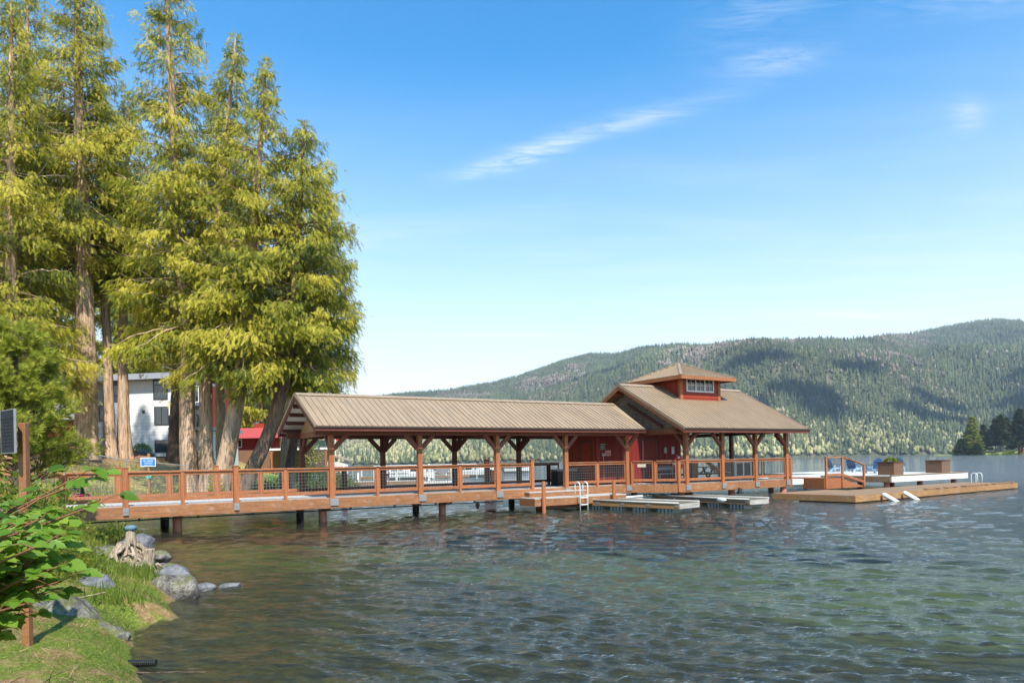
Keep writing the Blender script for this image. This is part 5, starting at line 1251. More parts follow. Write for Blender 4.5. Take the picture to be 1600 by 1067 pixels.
def cedar(name, loc, label, path, r0, zb, Lmax, n_limb, seed, group='tall western cedars on the bank', dens=1.0, low=None, top_pow=.8, tb=0., sizes=(.20, .42), bark_='bark', shape=None, tint0=0.):
    """path: local trunk axis (x,y,z) rows; zb crown base; Lmax limb length"""
    r = np.random.default_rng(seed); path = np.array(path, float); H = path[-1, 2]
    root = empty(name, loc, 0, label, 'tree', group)
    trunk_mesh(path, r0, .03, .5, r, 'trunk', M[bark_], root)
    P = []; D = []; S = []; Tn = []; limbs = []; Nn = []
    for i in range(n_limb):
        u = (i+r.random())/n_limb; u = u**1.05; z0 = zb+(H-.6-zb)*u
        prof = (1-u)**top_pow if shape is None else np.interp(u, shape[0], shape[1])
        L = Lmax*prof*r.uniform(.62, 1.12)+.35
        if r.random() < .12: L *= 1.22
        az = r.random()*2*pi; e0 = radians(r.uniform(-5, 28)+25*u); c = path_at(path, z0)
        k = max(5, int(L/.45)+2); t = np.linspace(0, 1, k)
        azs = az+r.normal(0, .22)*t; droop = r.uniform(.15, .75)*(1-.5*u)
        hr = L*(t-.10*t*t); x = c[0]+hr*np.cos(azs); y = c[1]+hr*np.sin(azs); z = z0+L*(np.tan(e0)*t*.8-droop*t**1.6+.28*np.clip(t-.7, 0, 1)**2*3)
        pts = np.stack([x, y, z], 1)+r.normal(0, .05, (k, 3))*t[:, None]; limbs.append((pts, (.022+.012*L)*(1-.85*t)))
        ns = int((L*L*12+L*20+8)*dens)
        tt = r.random(ns)**.62*.92+.08; base = np.stack([np.interp(tt, t, pts[:, j]) for j in range(3)], 1)
        out = np.stack([np.cos(az+0*tt), np.sin(az+0*tt), 0*tt], 1); side = np.stack([-out[:, 1], out[:, 0], 0*tt], 1)
        w_ = (.30*L*(1-.75*tt)+.12)*r.normal(0, .75, ns)
        hang = -np.abs(r.normal(0, .42, ns))*(.42+.14*L)
        pos = base+side*w_[:, None]+out*(np.abs(w_)*.35)[:, None]; pos[:, 2] += hang-.12*np.abs(w_)
        dd = out*r.uniform(.1, .9, ns)[:, None]+side*(np.sign(w_)*r.uniform(0, .7, ns))[:, None]; dd[:, 2] -= r.uniform(.2, 1.7, ns); dd += r.normal(0, .22, (ns, 3))
        nn = out*.7+r.normal(0, .55, (ns, 3)); nn[:, 2] += .7
        P.append(pos); D.append(dd); Nn.append(nn); S.append(r.uniform(sizes[0], sizes[1], ns)*(1-.25*u)); Tn.append(np.clip(r.normal(.50+tb, .24)+r.normal(0, .22, ns)+.25*(tt-.5)+tint0, 0, 1))
    # short inner sprays clothing the stem
    ni = int((H-zb)*62*dens); zz = r.uniform(zb-.3, H-.5, ni); uu = (zz-zb)/(H-zb); a = r.random(ni)*6.28; c = path_at(path, zz); q = (.25+r.random(ni)**.6*Lmax*.42*(1-uu)**.6)
    P.append(np.stack([c[:, 0]+q*np.cos(a), c[:, 1]+q*np.sin(a), zz], 1)); D.append(np.stack([np.cos(a)*.45+r.normal(0, .25, ni), np.sin(a)*.6+r.normal(0, .25, ni), -r.uniform(.3, 1.3, ni)], 1)); Nn.append(np.stack([np.cos(a), np.sin(a), .4+0*a], 1)+r.normal(0, .45, (ni, 3))); S.append(r.uniform(sizes[0], sizes[1], ni)); Tn.append(np.clip(r.normal(.45+tb, .22, ni)+.2*(vnoise(zz*1.1, a*1.2, seed)-.5)*2, 0, 1))
    # fuzzy leader
    ns = int(110*dens); zz = H-np.abs(r.normal(0, 1.3, ns)); a = r.random(ns)*6.28; c = path_at(path, zz); q = .06+(H-zz)*.18*r.random(ns)
    P.append(np.stack([c[:, 0]+q*np.cos(a), c[:, 1]+q*np.sin(a), zz], 1)); D.append(np.stack([np.cos(a), np.sin(a), r.uniform(-.6, .5, ns)], 1)); Nn.append(r.normal(0, 1, (ns, 3))+np.array([0, 0, .8])); S.append(r.uniform(.2, .4, ns)); Tn.append(r.uniform(.3, .8, ns))
    place_sprays('cedar', np.concatenate(P), np.concatenate(D), np.concatenate(Nn), np.concatenate(S), np.concatenate(Tn), 'crown', M['cedar'], root)
    limb_tubes(limbs, 'limbs', M[bark_], root)
    # a few bare pale branches
    bare = []
    for i in range(int(n_limb*.22)):
        z0 = zb-1.5+(H*.75-zb)*r.random(); c = path_at(path, z0); az = r.random()*6.28; L = r.uniform(1.2, Lmax*.9); t = np.linspace(0, 1, 7)
        b = r.normal(0, .5); pts = np.stack([c[0]+L*t*np.cos(az+b*t), c[1]+L*t*np.sin(az+b*t), z0+L*(-.45*t+.45*t*t*r.uniform(.2, 1.8))], 1)+r.normal(0, .05, (7, 3)); bare.append((pts, .028*(1-.8*t)+.004))
    limb_tubes(bare, 'bare_branches', M['barkg'], root)
    return root
def gpos(x, y, dz=-.15): return (x, y, gz(x, y)+dz)
# --- the named cedars
cedar('cedar_tree', gpos(-25.3, 42), 'tall thick trunked cedar left of the pale house, its lit bark fluted at the base', [(0, 0, 0), (.25, 0, 3), (.25, 0, 9), (.1, 0, 20), (.1, 0, 30.5)], .62, 12.0, 4.6, 190, 11, low=7, tb=.04)
cedar('cedar_tree', gpos(-25.0, 44.2), 'slender cedar trunk, left one of the close pair before the pale house', [(0, 0, 0), (-.05, 0, 8), (-.3, 0, 14), (-.4, 0, 24)], .33, 11.0, 3.3, 115, 12)
cedar('cedar_tree', gpos(-24.9, 45.6), 'mottled cedar trunk, right one of the close pair before the pale house', [(0, 0, 0), (.05, 0, 8), (.4, 0, 13), (.7, 0, 23.5)], .36, 11.0, 3.4, 115, 13)
cedar('cedar_tree', gpos(-23.6, 50), 'dark shaded cedar trunk against the right corner of the pale house', [(0, 0, 0), (.2, 0, 6), (.5, 0, 12), (.7, 0, 21)], .55, 10.8, 3.4, 100, 14, bark_='barkd')
cedar('cedar_tree', gpos(-17.7, 39), 'twin stemmed pale cedar behind the pier railing, left stem', [(0, 0, 0), (-.1, 0, 4), (.0, 0, 9), (-.6, .3, 18), (-1.0, .3, 33)], .44, 9.6, 3.9, 170, 15, tb=.05)
cedar('cedar_tree', gpos(-16.85, 39.4), 'twin stemmed pale cedar behind the pier railing, right stem', [(0, 0, 0), (-.1, 0, 3.5), (.0, 0, 9), (.9, 0, 17), (2.0, 0, 26.5)], .42, 9.4, 3.5, 140, 16)
cedar('cedar_tree', gpos(-15.9, 38), 'pale barked cedar leaning right behind the pier railing, above a bright young shoot', [(0, 0, 0), (.45, 0, 2.5), (1.0, 0, 5.0), (1.55, 0, 8), (2.2, 0, 14), (3.2, 0, 24.5)], .48, 8.6, 3.7, 150, 17, tb=.05)
cedar('cedar_tree', gpos(-15.2, 38.6), 'dark barked cedar leaning strongly right beside the pier gable', [(0, 0, 0), (.9, 0, 2.2), (2.1, 0, 4.6), (2.9, 0, 7.2), (3.5, 0, 11), (4.3, 0, 21.5)], .46, 7.8, 3.8, 165, 18, bark_='barkm',
      shape=([0, .12, .5, .8, 1], [.75, .92, .78, .5, .08]))
cedar('cedar_tree', gpos(-18.4, 45), 'straight grey cedar trunk between the two leaning cedars', [(0, 0, 0), (0, 0, 8), (.2, 0, 26)], .34, 10.5, 3.0, 90, 19, bark_='barkg')
cedar('cedar_tree', gpos(-16.0, 50), 'grey cedar trunk just left of the pier gable end, across the lawn edge', [(0, 0, 0), (.25, 0, 4), (.5, 0, 8), (.9, 0, 22)], .50, 9.0, 3.0, 80, 20, bark_='barkg')
cedar('cedar_tree', gpos(-29.6, 43.8), 'cedar standing between the edge tree and the thick trunked cedar', [(0, 0, 0), (0, 0, 10), (.3, 0, 29)], .40, 8.5, 4.2, 160, 22)
cedar('cedar_tree', gpos(-26.6, 38.0), 'broad cedar at the left edge, behind the pine', [(0, 0, 0), (0, 0, 10), (.3, 0, 25)], .40, 4.5, 3.9, 180, 21)
cedar('cedar_tree', gpos(-14.0, 43), 'cedar at the right end of the row, its low boughs hanging above the pier gable', [(0, 0, 0), (.8, 0, 4), (1.6, 0, 9), (3.0, 0, 20)], .30, 8.0, 3.2, 110, 23, bark_='barkd', shape=([0, .2, .5, .8, 1], [1.0, 1.0, .75, .45, .1]))
# --- background woods behind the houses: copies of four simple cedars, each a tree of its own
bgp = []
for i in range(4):
    bgp.append(cedar('woodland_tree', (0, 0, 0), 'x', [(0, 0, 0), (.2, .1, 8), (0, 0, 22+2*i)], .38, 2.5+1.2*i, 3.6, 55, 60+i, group='dark woodland behind the houses', dens=.55, sizes=(.45, .9), bark_='barkd', tb=-.12))
spots = []
rr = np.random.default_rng(4)
for (x0, x1, y0, n_) in ((-58, -38, 74, 8), (-50, -27, 97, 7), (-62, -33, 112, 7), (-52, -42, 60, 4)):
    for k in range(n_): spots.append((x0+(x1-x0)*(k+.5)/n_+rr.normal(0, .7), y0+rr.uniform(-2.5, 2.5)))
for i, (x, y) in enumerate(spots):
    lb = 'dark cedar of the massed woodland behind the houses'
    src = bgp[i % 4]
    if i < 4: src.location = gpos(x, y); src['label'] = lb; o = src
    else: o = copy_tree(src, gpos(x, y), rr.random()*6.28, lb, rr.uniform(.85, 1.2))
# --- broad low pine and bushes at the left
def bush(name, loc, label, rad, h, n, m, seed, kind='leaf', size=(.06, .13), cat='shrub', group='shrubs on the bank', stems=5, tb=0., flat=False):
    r = np.random.default_rng(seed); root = empty(name, loc, 0, label, cat, group)
    v = r.normal(0, 1, (n, 3)); v /= np.linalg.norm(v, axis=1, keepdims=True); v[:, 2] = np.abs(v[:, 2]); q = r.uniform(.45, 1, n)**.6
    lump = .72+.5*fbm(v[:, 0]*2.2+seed, v[:, 1]*2.2+v[:, 2]*2, 3, seed)
    P = v*(q*lump)[:, None]*np.array([rad, rad, h]); D = v*.8+r.normal(0, .5, (n, 3)); D[:, 2] += .25; Nn = v+r.normal(0, .5, (n, 3))+np.array([0, 0, .6])
    place_sprays(kind, P, D, Nn, r.uniform(size[0], size[1], n), r.normal(.5+tb, .22, n), 'foliage', M[m], root)
    L = []
    for i in range(stems):
        a = r.random()*6.28; t = np.linspace(0, 1, 6); L.append((np.stack([rad*.6*cos(a)*t, rad*.6*sin(a)*t, h*.75*t**.8], 1), .02*rad*(1-.7*t)+.004))
    limb_tubes(L, 'stems', M['barkd'], root); return root
def pine(loc, label, seed):  # layered upswept boughs
    r = np.random.default_rng(seed); root = empty('pine_tree', loc, 0, label, 'tree'); P = []; D = []; S = []; Tn = []; L = []
    H = 4.35; path = np.array([(0, 0, 0), (.1, 0, 2), (.0, 0, H)]); trunk_mesh(path, .14, .02, .2, r, 'trunk', M['barkd'], root, 12, .05)
    for i in range(150):
        u = r.random(); z0 = .25+(H-.4)*u; az = r.random()*6.28; Lb = 1.40*(1-u)**.62*r.uniform(.6, 1.1)+.25; t = np.linspace(0, 1, 7)
        pts = np.stack([Lb*t*cos(az), Lb*t*sin(az), z0+Lb*(.10*t+.42*t*t)], 1)+r.normal(0, .03, (7, 3)); L.append((pts, .025*(1-.7*t)))
        for j in range(int(14+Lb*20)):
            tt = r.uniform(.25, 1)**.7; b = np.array([np.interp(tt, t, pts[:, q]) for q in range(3)])
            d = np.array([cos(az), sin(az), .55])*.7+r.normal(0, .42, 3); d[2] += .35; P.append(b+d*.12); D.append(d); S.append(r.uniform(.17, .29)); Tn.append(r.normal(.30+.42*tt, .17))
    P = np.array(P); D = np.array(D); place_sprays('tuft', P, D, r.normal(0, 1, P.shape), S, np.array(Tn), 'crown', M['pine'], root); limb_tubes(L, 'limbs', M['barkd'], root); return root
pine((-12.9, 18.5, gz(-12.7, 18.5)+.9), 'bushy yellow green pine at the left edge, behind the dark sign board', 5)
bush('juniper_bush', (-7.2, 10.8, gz(-7.2, 10.8)), 'dense feathery green bush at the left edge below the sign', .9, 1.15, 2600, 'pine', 6, 'tuft', (.06, .11), tb=-.1)
bush('leafy_bush', (-10.8, 15.5, gz(-10.8, 15.5)), 'rounded green bush behind the sign post, in front of the pier end', 1.25, 1.45, 3000, 'bush', 7, 'leaf', (.07, .13), tb=.1)
bush('low_bush', (-12.2, 21.8, gz(-12.2, 21.8)), 'small olive bush in front of the left end of the pier', .9, .75, 1400, 'bush', 8, 'leaf', (.06, .12))
bush('yellow_bush', (-19.8, 33.0, gz(-19.8, 33)), 'airy yellow green bush on the slope left of the blue sign', 1.2, .9, 1500, 'yellow', 9, 'leaf', (.05, .11))
bush('yellow_bush', (-18.7, 37.2, gz(-18.7, 37.2)), 'low bright bush seen through the wire behind the blue sign', 1.5, .8, 1800, 'bush', 10, 'leaf', (.06, .13), tb=.2)
bush('yellow_bush', (-17.0, 36.2, gz(-17, 36.2)), 'low bright bush at the foot of the twin cedar', 1.1, .8, 1300, 'bush', 31, 'leaf', (.06, .13), tb=.15)
bush('dark_bush', (-20.6, 46.5, gz(-20.6, 46.5)), 'dark evergreen bush between the pale house corner and the twin cedar', 1.5, 1.8, 2600, 'darkbush', 12, 'leaf', (.08, .16))
bush('dark_bush', (-16.6, 47, gz(-16.6, 47)), 'dark evergreen bush between the leaning cedars', 1.2, 1.2, 1800, 'darkbush', 13, 'leaf', (.08, .16))
bush('laurel_mound', (-18.3, 64, gz(-18.3, 64)), 'smooth mounded dark green hedge below the red roofed house', 4.6, 2.3, 9000, 'bush', 14, 'leaf', (.10, .2), tb=-.25)
bush('round_shrub', (-27.9, 53.5, gz(-27.9, 53.5)), 'small bright green shrub beside rocks near the grey wall of the house', .8, 1.0, 900, 'shrub', 15, 'leaf', (.08, .15), tb=.0)
bush('dark_fern', (-22.0, 35.4, gz(-22, 35.4)), 'dark bristly plant left of the fence post on the yellow slope', .5, .75, 500, 'darkbush', 16, 'leaf', (.08, .18))
bush('red_twig_shrub', (-25.6, 38.6, gz(-25.6, 38.6)), 'bare reddish twig shrub at the foot of the thick trunked cedar', 1.4, 1.6, 420, 'redtwig', 17, 'blade', (.5, 1.0), stems=14)
bush('young_shoot', (-14.95, 35.9, gz(-14.95, 35.9)), 'bright yellow green young shoot at the foot of the leaning cedar', .5, 2.5, 900, 'yellow', 18, 'cedar', (.12, .28), tb=.1)
bush('young_shoot', (-16.0, 35.2, gz(-16.0, 35.2)), 'low golden shrub just behind the rail by the leaning cedar', .8, 1.1, 900, 'yellow', 19, 'cedar', (.12, .25))
bush('shore_bush', (-15.3, 58.5, gz(-15.9, 58.5)), 'grassy green bush at the water edge beneath the pier gable', 1.5, .9, 2000, 'bush', 24, 'leaf', (.08, .16), tb=.2)
# willow-like yellow tree and leafless shrubs across the lawn
def broadleaf(loc, label, H, R, n, m, seed, cat='tree', size=(.18, .35), group=None, zb=.25):
    r = np.random.default_rng(seed); root = empty('broadleaf_tree', loc, 0, label, cat, group); path = np.array([(0, 0, 0), (.1, 0, H*.5), (.2, 0, H*.9)]); trunk_mesh(path, H*.022, .03, .3, r, 'trunk', M['barkg'], root, 10, .05)
    P = []; L = []
    for i in range(34):
        z0 = H*(zb+.55*r.random()); az = r.random()*6.28; Lb = R*r.uniform(.5, 1.1); t = np.linspace(0, 1, 7); up = r.uniform(.2, .9)
        pts = np.stack([Lb*t*cos(az), Lb*t*sin(az), z0+Lb*up*t-.25*Lb*t*t], 1)+r.normal(0, .05*R, (7, 3))*t[:, None]; L.append((pts, .02*R*(1-.8*t)+.008))
        k = n//34; tt = r.uniform(.3, 1.05, k); P.append(np.stack([np.interp(tt, t, pts[:, q]) for q in range(3)], 1)+r.normal(0, .13*R, (k, 3)))
    P = np.concatenate(P); D = r.normal(0, 1, P.shape); D[:, 2] -= .4; place_sprays('cedar' if m == 'yellow' else 'leaf', P, D, r.normal(0, 1, P.shape)+np.array([0, 0, 1]), r.uniform(size[0], size[1], len(P)), r.normal(.5, .25, len(P)), 'crown', M[m], root)
    limb_tubes(L, 'limbs', M['barkg'], root); return root
broadleaf((-24.0, 84, gz(-24.0, 84)), 'thin pale budding tree at the lawn edge seen through the pier gable', 7.5, 1.8, 1500, 'budding', 31)
broadleaf((-28.4, 94, gz(-28.4, 94)), 'yellow green tree behind the right end of the red roofed house', 8.5, 3.8, 3000, 'yellow', 32)
# spit trees
def fir(loc, label, H, R, seed, m='fir', group='trees on the point across the lake', zb=.18, rows=15, cat='tree'):
    r = np.random.default_rng(seed); root = empty('fir_tree', loc, 0, label, cat, group); path = np.array([(0, 0, 0), (0, 0, H)]); trunk_mesh(path, H*.014, .05, .2, r, 'trunk', M['barkd'], root, 8, .02)
    P = []; D = []; S = []
    for i in range(rows*20):
        u = r.random()**.9; z = H*(zb+(1-zb)*u); L = R*(1-u)**.8*r.uniform(.6, 1.2)+.4; az = r.random()*6.28
        k = int(5+L*2.6); t = r.uniform(.15, 1, k); lat = r.normal(0, .16*L, k)*(1.1-t); ca_, sa_ = cos(az), sin(az)
        P.append(np.stack([L*t*ca_-lat*sa_, L*t*sa_+lat*ca_, z-.22*L*t+.15*L*t*t], 1)); D.append(np.stack([ca_+r.normal(0, .35, k), sa_+r.normal(0, .35, k), r.normal(-.25, .2, k)], 1)); S.append(r.uniform(.09, .16, k)*R*1.6+.3)
    P = np.concatenate(P); place_sprays('fir', P, np.concatenate(D), r.normal(0, .3, P.shape)+np.array([0, 0, 1]), np.concatenate(S), r.normal(.5, .25, len(P)), 'crown', M[m], root); return root
SPIT = [(388, 612, 17, 9, 'fir', 'dark rounded conifer at the very tip of the point', .02), (401, 618, 33, 8.5, 'pine', 'tall pale green conifer second from the tip of the point', .03), (413, 622, 25, 7, 'fir', 'shorter dark fir right of the pale conifer on the point', .1), (421, 612, 33, 8, 'fir', 'dark fir with a bare lower trunk, third from the tip', .28),
        (428, 614, 30, 7, 'fir', 'slim dark fir with a bare lower trunk beside the tallest fir', .28), (438, 612, 37, 10, 'fir', 'tallest broad dark fir on the point', .24), (453, 616, 34, 9, 'fir', 'dark fir near the right edge of the photo on the point', .18), (470, 630, 38, 10, 'fir', 'tall fir just past the right edge, on the point', .15), (393, 600, 13, 7, 'fir', 'low dark conifer overhanging the water at the tip of the point', .0), (408, 632, 27, 8, 'fir', 'dark fir behind the pale conifer on the point', .1), (436, 640, 30, 9, 'fir', 'fir standing behind the tallest fir of the point', .2), (460, 645, 33, 10, 'fir', 'fir behind the pair at the right edge of the photo', .1)]
for i, (x, y, H, R, m, lb, zb) in enumerate(SPIT): fir((x, y, float(spit_z(np.array([x*1.]), np.array([y*1.]))[0])-.3), lb, H, R, 80+i, m, zb=zb)
for i, (x, y, rd, h, m, lb) in enumerate(((404, 596, 6, 3.5, 'bush', 'bright green shrub patch near the tip of the point'), (414, 592, 6, 5, 'bush', 'yellow green shrub patch under the bare trunks of the point'), (430, 590, 7, 5, 'yellow', 'pale yellow shrub patch left of the lake cabin'), (446, 600, 6, 4.5, 'bush', 'green shrub patch behind the lake cabin'))):
    bush('shore_shrub', (x, y, float(spit_z(np.array([x*1.]), np.array([y*1.]))[0])-.2), lb, rd, h, 1500, m, 140+i, 'leaf', (.8, 1.6), group='shrubs on the point', tb=.15)

# ================================================================ FOREGROUND BANK
from mathutils import noise as mn, Vector
def rock(loc, size, label, seed, m='rock', rot=0., group='rocks along the near bank', angular=.0, sub=4):
    import bmesh
    bm = bmesh.new(); bmesh.ops.create_icosphere(bm, subdivisions=sub, radius=1.0)
    off = Vector((seed*3.1, seed*1.7, seed*.9)); rr_ = random.Random(seed)
    planes = [(Vector((rr_.gauss(0, 1), rr_.gauss(0, 1), rr_.gauss(0, .8)+.2)).normalized(), rr_.uniform(.55, .9)) for _ in range(9)]
    for v in bm.verts:
        p = v.co.copy(); d = 1+.30*mn.noise(p*1.1+off)+.14*mn.noise(p*2.6+off)+.06*mn.noise(p*6+off)+.03*mn.noise(p*14+off)
        q = p*d
        for n_, c_ in planes:
            e = q.dot(n_)-c_
            if e > 0: q -= n_*e*(.35+.6*angular)
        v.co = Vector((q.x*size[0], q.y*size[1], q.z*size[2]))
    me = bpy.data.meshes.new('rock'); bm.to_mesh(me); bm.free()
    o = link_obj('rock', me, M[m], None, True); o.location = loc; o.rotation_euler = (0, 0, rot); tag(o, label, 'rock', group); return o
rock((-5.75, 12.0, .12), (.40, .34, .30), 'large rock at the waterline with a smooth grey top and a pale pitted base', 3, 'rock', .3, angular=.4)
rock((-5.90, 12.32, .32), (.30, .24, .20), 'smooth grey cap rock sitting behind the pale pitted waterline rock', 4, 'rockg', .1, angular=.9)
rock((-6.32, 10.75, .38), (.36, .30, .30), 'pointed smooth grey rock in the grass left of the stump', 5, 'rockg', .5, angular=.95)
rock((-5.72, 8.95, .28), (.62, .46, .34), 'big lichen crusted rock with a mossy brown top at the edge of the moss bank', 6, 'rock', -.35, angular=.25)
rock((-5.10, 8.72, .10), (.36, .28, .20), 'low pale lichen rock at the water, joined to the big mossy rock', 7, 'rock', .4, angular=.3)
rock((-8.35, 14.7, .42), (.62, .40, .22), 'long low tan rock slab behind the driftwood', 8, 'rock', .1, angular=.5)
rock((-8.45, 15.8, .48), (.42, .34, .26), 'smooth blue grey boulder behind the tan slab', 9, 'rockg', .7, angular=.5)
rock((-7.75, 15.5, .25), (.30, .26, .16), 'small tan rock between the boulder and the stump', 10, 'rock', .2)
rock((-5.20, 13.0, .0), (.22, .13, .07), 'flat dark rock just breaking the water, farthest from the bank', 11, 'rockg', .2)
rock((-5.55, 12.75, .02), (.20, .15, .10), 'wet dark rock at the water between the big rock and the flat one', 12, 'rockg', .9)
rock((-6.05, 10.5, .15), (.16, .14, .10), 'small brown rock in the grass tuft by the water', 13, 'rock', .9)
rock((-27.3, 52.9, gz(-27.3, 52.9)+.2), (.6, .5, .35), 'pale garden boulder by the grey wall of the modern house', 15, 'rockg', .4)
# stump : weathered snag with gnarled roots
def stump(loc, H, r0, seed, label, name='driftwood_stump', capped=False, lean=(0, 0)):
    r = np.random.default_rng(seed); root = empty(name, loc, 0, label, 'stump', 'weathered stumps at the water edge')
    n = 36; V = []; F = []; zs = np.linspace(-.15, H, 40)
    for z in zs:
        t = (z+.15)/(H+.15); rad = r0*(.42+1.35*(1-t)**2.2)
        for k in range(n):
            a = 2*pi*k/n; q = 1+.30*mn.noise(Vector((cos(a)*1.6, sin(a)*1.6, z*1.3+seed)))*(1.6-t)+.28*mn.noise(Vector((cos(a)*4, sin(a)*4, z*2.5+seed)))*(1.4-t)+.08*mn.noise(Vector((cos(a)*9, sin(a)*9, z*4+seed)))
            V.append((rad*q*cos(a)+lean[0]*t, rad*q*sin(a)+lean[1]*t, z))
    m_ = len(zs); F = [(i*n+k, i*n+(k+1) % n, (i+1)*n+(k+1) % n, (i+1)*n+k) for i in range(m_-1) for k in range(n)]
    mb = MB(); mb.add(V, F+[tuple((m_-1)*n+k for k in range(n))]); mb.build('trunk', M['drift'], root, smooth=True)
    roots = []
    for i in range(60):
        a = r.random()*6.28; z0 = r.uniform(.05, .75)*H; L = r.uniform(.2, .55); t = np.linspace(0, 1, 10); w1, w2 = r.normal(0, .6), r.normal(0, 1.2)
        p = np.stack([(r0*.7+L*.75*t)*np.cos(a+w1*t+.35*np.sin(w2*4*t)), (r0*.7+L*.75*t)*np.sin(a+w1*t+.35*np.sin(w2*4*t)), z0*(1-t)+(.22*L*np.sin(t*3.1))-.06*t], 1)+r.normal(0, .012, (10, 3)); roots.append((p, r.uniform(.018, .055)*(1-.75*t)+.004))
    limb_tubes(roots, 'roots', M['drift'], root, 7)
    if capped:
        mb = MB(); mb.tube([(lean[0], lean[1], H-.02), (lean[0], lean[1], H+.05), (lean[0], lean[1], H+.075)], [r0*.50, r0*.53, r0*.3], 16); mb.build('blue_cap', M['bluecap'], root, smooth=True)
    return root
M['bluecap'] = plain('faded_blue_cap', (.10, .17, .20), .6, .3, 0, .3, 14)
stump((-7.45, 13.75, .12), .90, .21, 2, 'pale weathered snag with gnarled roots and a faded blue cap on top', capped=True, lean=(.05, 0))
stump((-6.78, 13.0, .0), .72, .22, 5, 'brown tangled root mass leaning beside the capped snag', lean=(.12, 0))
def log(p, q, r_, seed, label, cat='driftwood', mm='drift'):
    r = np.random.default_rng(seed); t = np.linspace(0, 1, 16); pts = np.array(p)[None]+(np.array(q)-np.array(p))[None]*t[:, None]+np.cumsum(r.normal(0, r_*.22, (16, 3)), 0)*np.sin(t*pi)[:, None]
    mb = MB(); mb.tube(pts, list(r_*(1-.45*t)*(1+.15*r.normal(0, 1, 16))), 12); o = mb.build('driftwood', M[mm], smooth=True); tag(o, label, cat, 'driftwood pieces on the bank'); return o
log((-8.6, 12.5, .62), (-7.4, 12.2, .50), .10, 1, 'dark brown rotting log lying in the grass left of the stumps')
log((-8.1, 12.0, .64), (-7.0, 11.6, .42), .035, 2, 'thin grey stick slanting across the grass below the rotting log')
log((-4.35, 7.6, .02), (-3.3, 7.55, .01), .012, 3, 'thin dark twig floating at the water edge near the culvert', mm='barkd')
log((-6.0, 8.9, .50), (-5.35, 9.3, .58), .010, 4, 'thin pale twig lying on the big mossy rock')
log((-5.2, 6.9, .42), (-4.5, 7.0, .36), .008, 5, 'thin tan twig lying on the moss above the culvert')
# corrugated pipe
cp = []; rr1 = []
for i in range(60): t = i/59; cp.append((t*.62, .05*t, -.02*t)); rr1.append(.040 if i % 2 else .033)
mb = MB(); mb.tube(cp, rr1, 12); o = mb.build('corrugated_pipe', M['black'], smooth=False); o.location = (-4.62, 7.85, .045); tag(o, 'black corrugated drain pipe poking from the moss bank into the water', 'pipe')
# grass and moss
def blades(name, X, Y, Z, h, tint, label, m='grass', lean=.45, w_=1.0):
    n = len(X); r = np.random.default_rng(len(name)); D = np.stack([r.normal(0, lean, n), r.normal(0, lean, n), np.ones(n)], 1); P = np.stack([X, Y, Z], 1)
    o = place_sprays('blade', P, D, r.normal(0, 1, (n, 3)), h, tint, name, M[m]); tag(o, label, 'grass', kind='stuff'); return o
r = np.random.default_rng(12)
n = 140000; X = r.uniform(-9.5, -2.0, n); Y = r.uniform(4.2, 14.0, n); d = shore_d(X, Y); ok = (d > .03) & (d < 5) & (fbm(X*1.3, Y*1.3, 3, 4) > .36); X, Y = X[ok], Y[ok]
blades('moss', X, Y, ground_z(X, Y)-.004, r.uniform(.02, .065, len(X)), np.clip(.34+1.5*(fbm(X*2.2, Y*2.2, 4, 8)-.48)+r.normal(0, .17, len(X)), 0, 1), 'fine bright green moss and short turf covering the near bank', lean=.9)
n = 26000; X = r.uniform(-9, -4.4, n); Y = r.uniform(9.2, 14.2, n); d = shore_d(X, Y); f = fbm(X*1.1+5, Y*1.1, 3, 14); ok = (d > .0) & (f > .50) & (r.random(n) < .45) & (np.hypot(X+6.95, Y-12.5) > .95) & (np.hypot(X+6.2, Y-10.3) > .55); X, Y = X[ok], Y[ok]
blades('grass', X, Y, ground_z(X, Y)-.01, r.uniform(.04, .19, len(X))*(.4+1.3*fbm(X*3, Y*3, 2, 31)), r.normal(.66, .2, len(X)), 'tufts of yellow green grass between the rocks and the stumps', lean=.30)
cx = np.array([-7.9, -6.3, -7.7, -6.3, -5.7, -8.1, -5.6, -7.3]); cy = np.array([12.6, 12.35, 12.0, 11.9, 9.9, 13.3, 10.1, 12.2]); k = r.integers(0, 8, 1100); X = cx[k]+r.normal(0, .17, 1100); Y = cy[k]+r.normal(0, .15, 1100)
blades('reeds', X, Y, np.maximum(ground_z(X, Y), 0)-.01, r.uniform(.10, .26, 1100), r.normal(.45, .2, 1100), 'taller dark green blades clumped around the stumps', lean=.22)
n = 26000; X = r.uniform(-30, -16.5, n); Y = r.uniform(24, 44, n); d = shore_d(X, Y); ok = (d > -.25) & (d < 6.5) & (fbm(X*.7, Y*.7, 3, 24) > .42); X, Y = X[ok], Y[ok]
blades('slope_grass', X, Y, ground_z(X, Y)-.02, r.uniform(.12, .42, len(X)), np.clip(r.normal(.72, .2, len(X)), 0, 1), 'yellow green grass on the slope and shore behind the pier', lean=.3)
n = 9000; X = r.uniform(-15.5, -10, n); Y = r.uniform(17.5, 25, n); d = shore_d(X, Y); ok = (d > -.1) & (d < 4); X, Y = X[ok], Y[ok]
blades('shore_grass', X, Y, ground_z(X, Y)-.02, r.uniform(.08, .25, len(X)), r.normal(.6, .2, len(X)), 'green shore grass before the left end of the pier', lean=.3)
# needles and bark litter under the cedars
n = 16000; X = r.uniform(-34, -17, n); Y = r.uniform(36, 58, n); d = shore_d(X, Y); ok = (d > 3.5); X, Y = X[ok], Y[ok]
blades('bark_litter', X, Y, ground_z(X, Y)+.0, r.uniform(.06, .2, len(X)), np.clip(r.normal(.5, .3, len(X)), 0, 1), 'reddish bark and needle litter on the slope under the cedars', m='redtwig', lean=2.5)

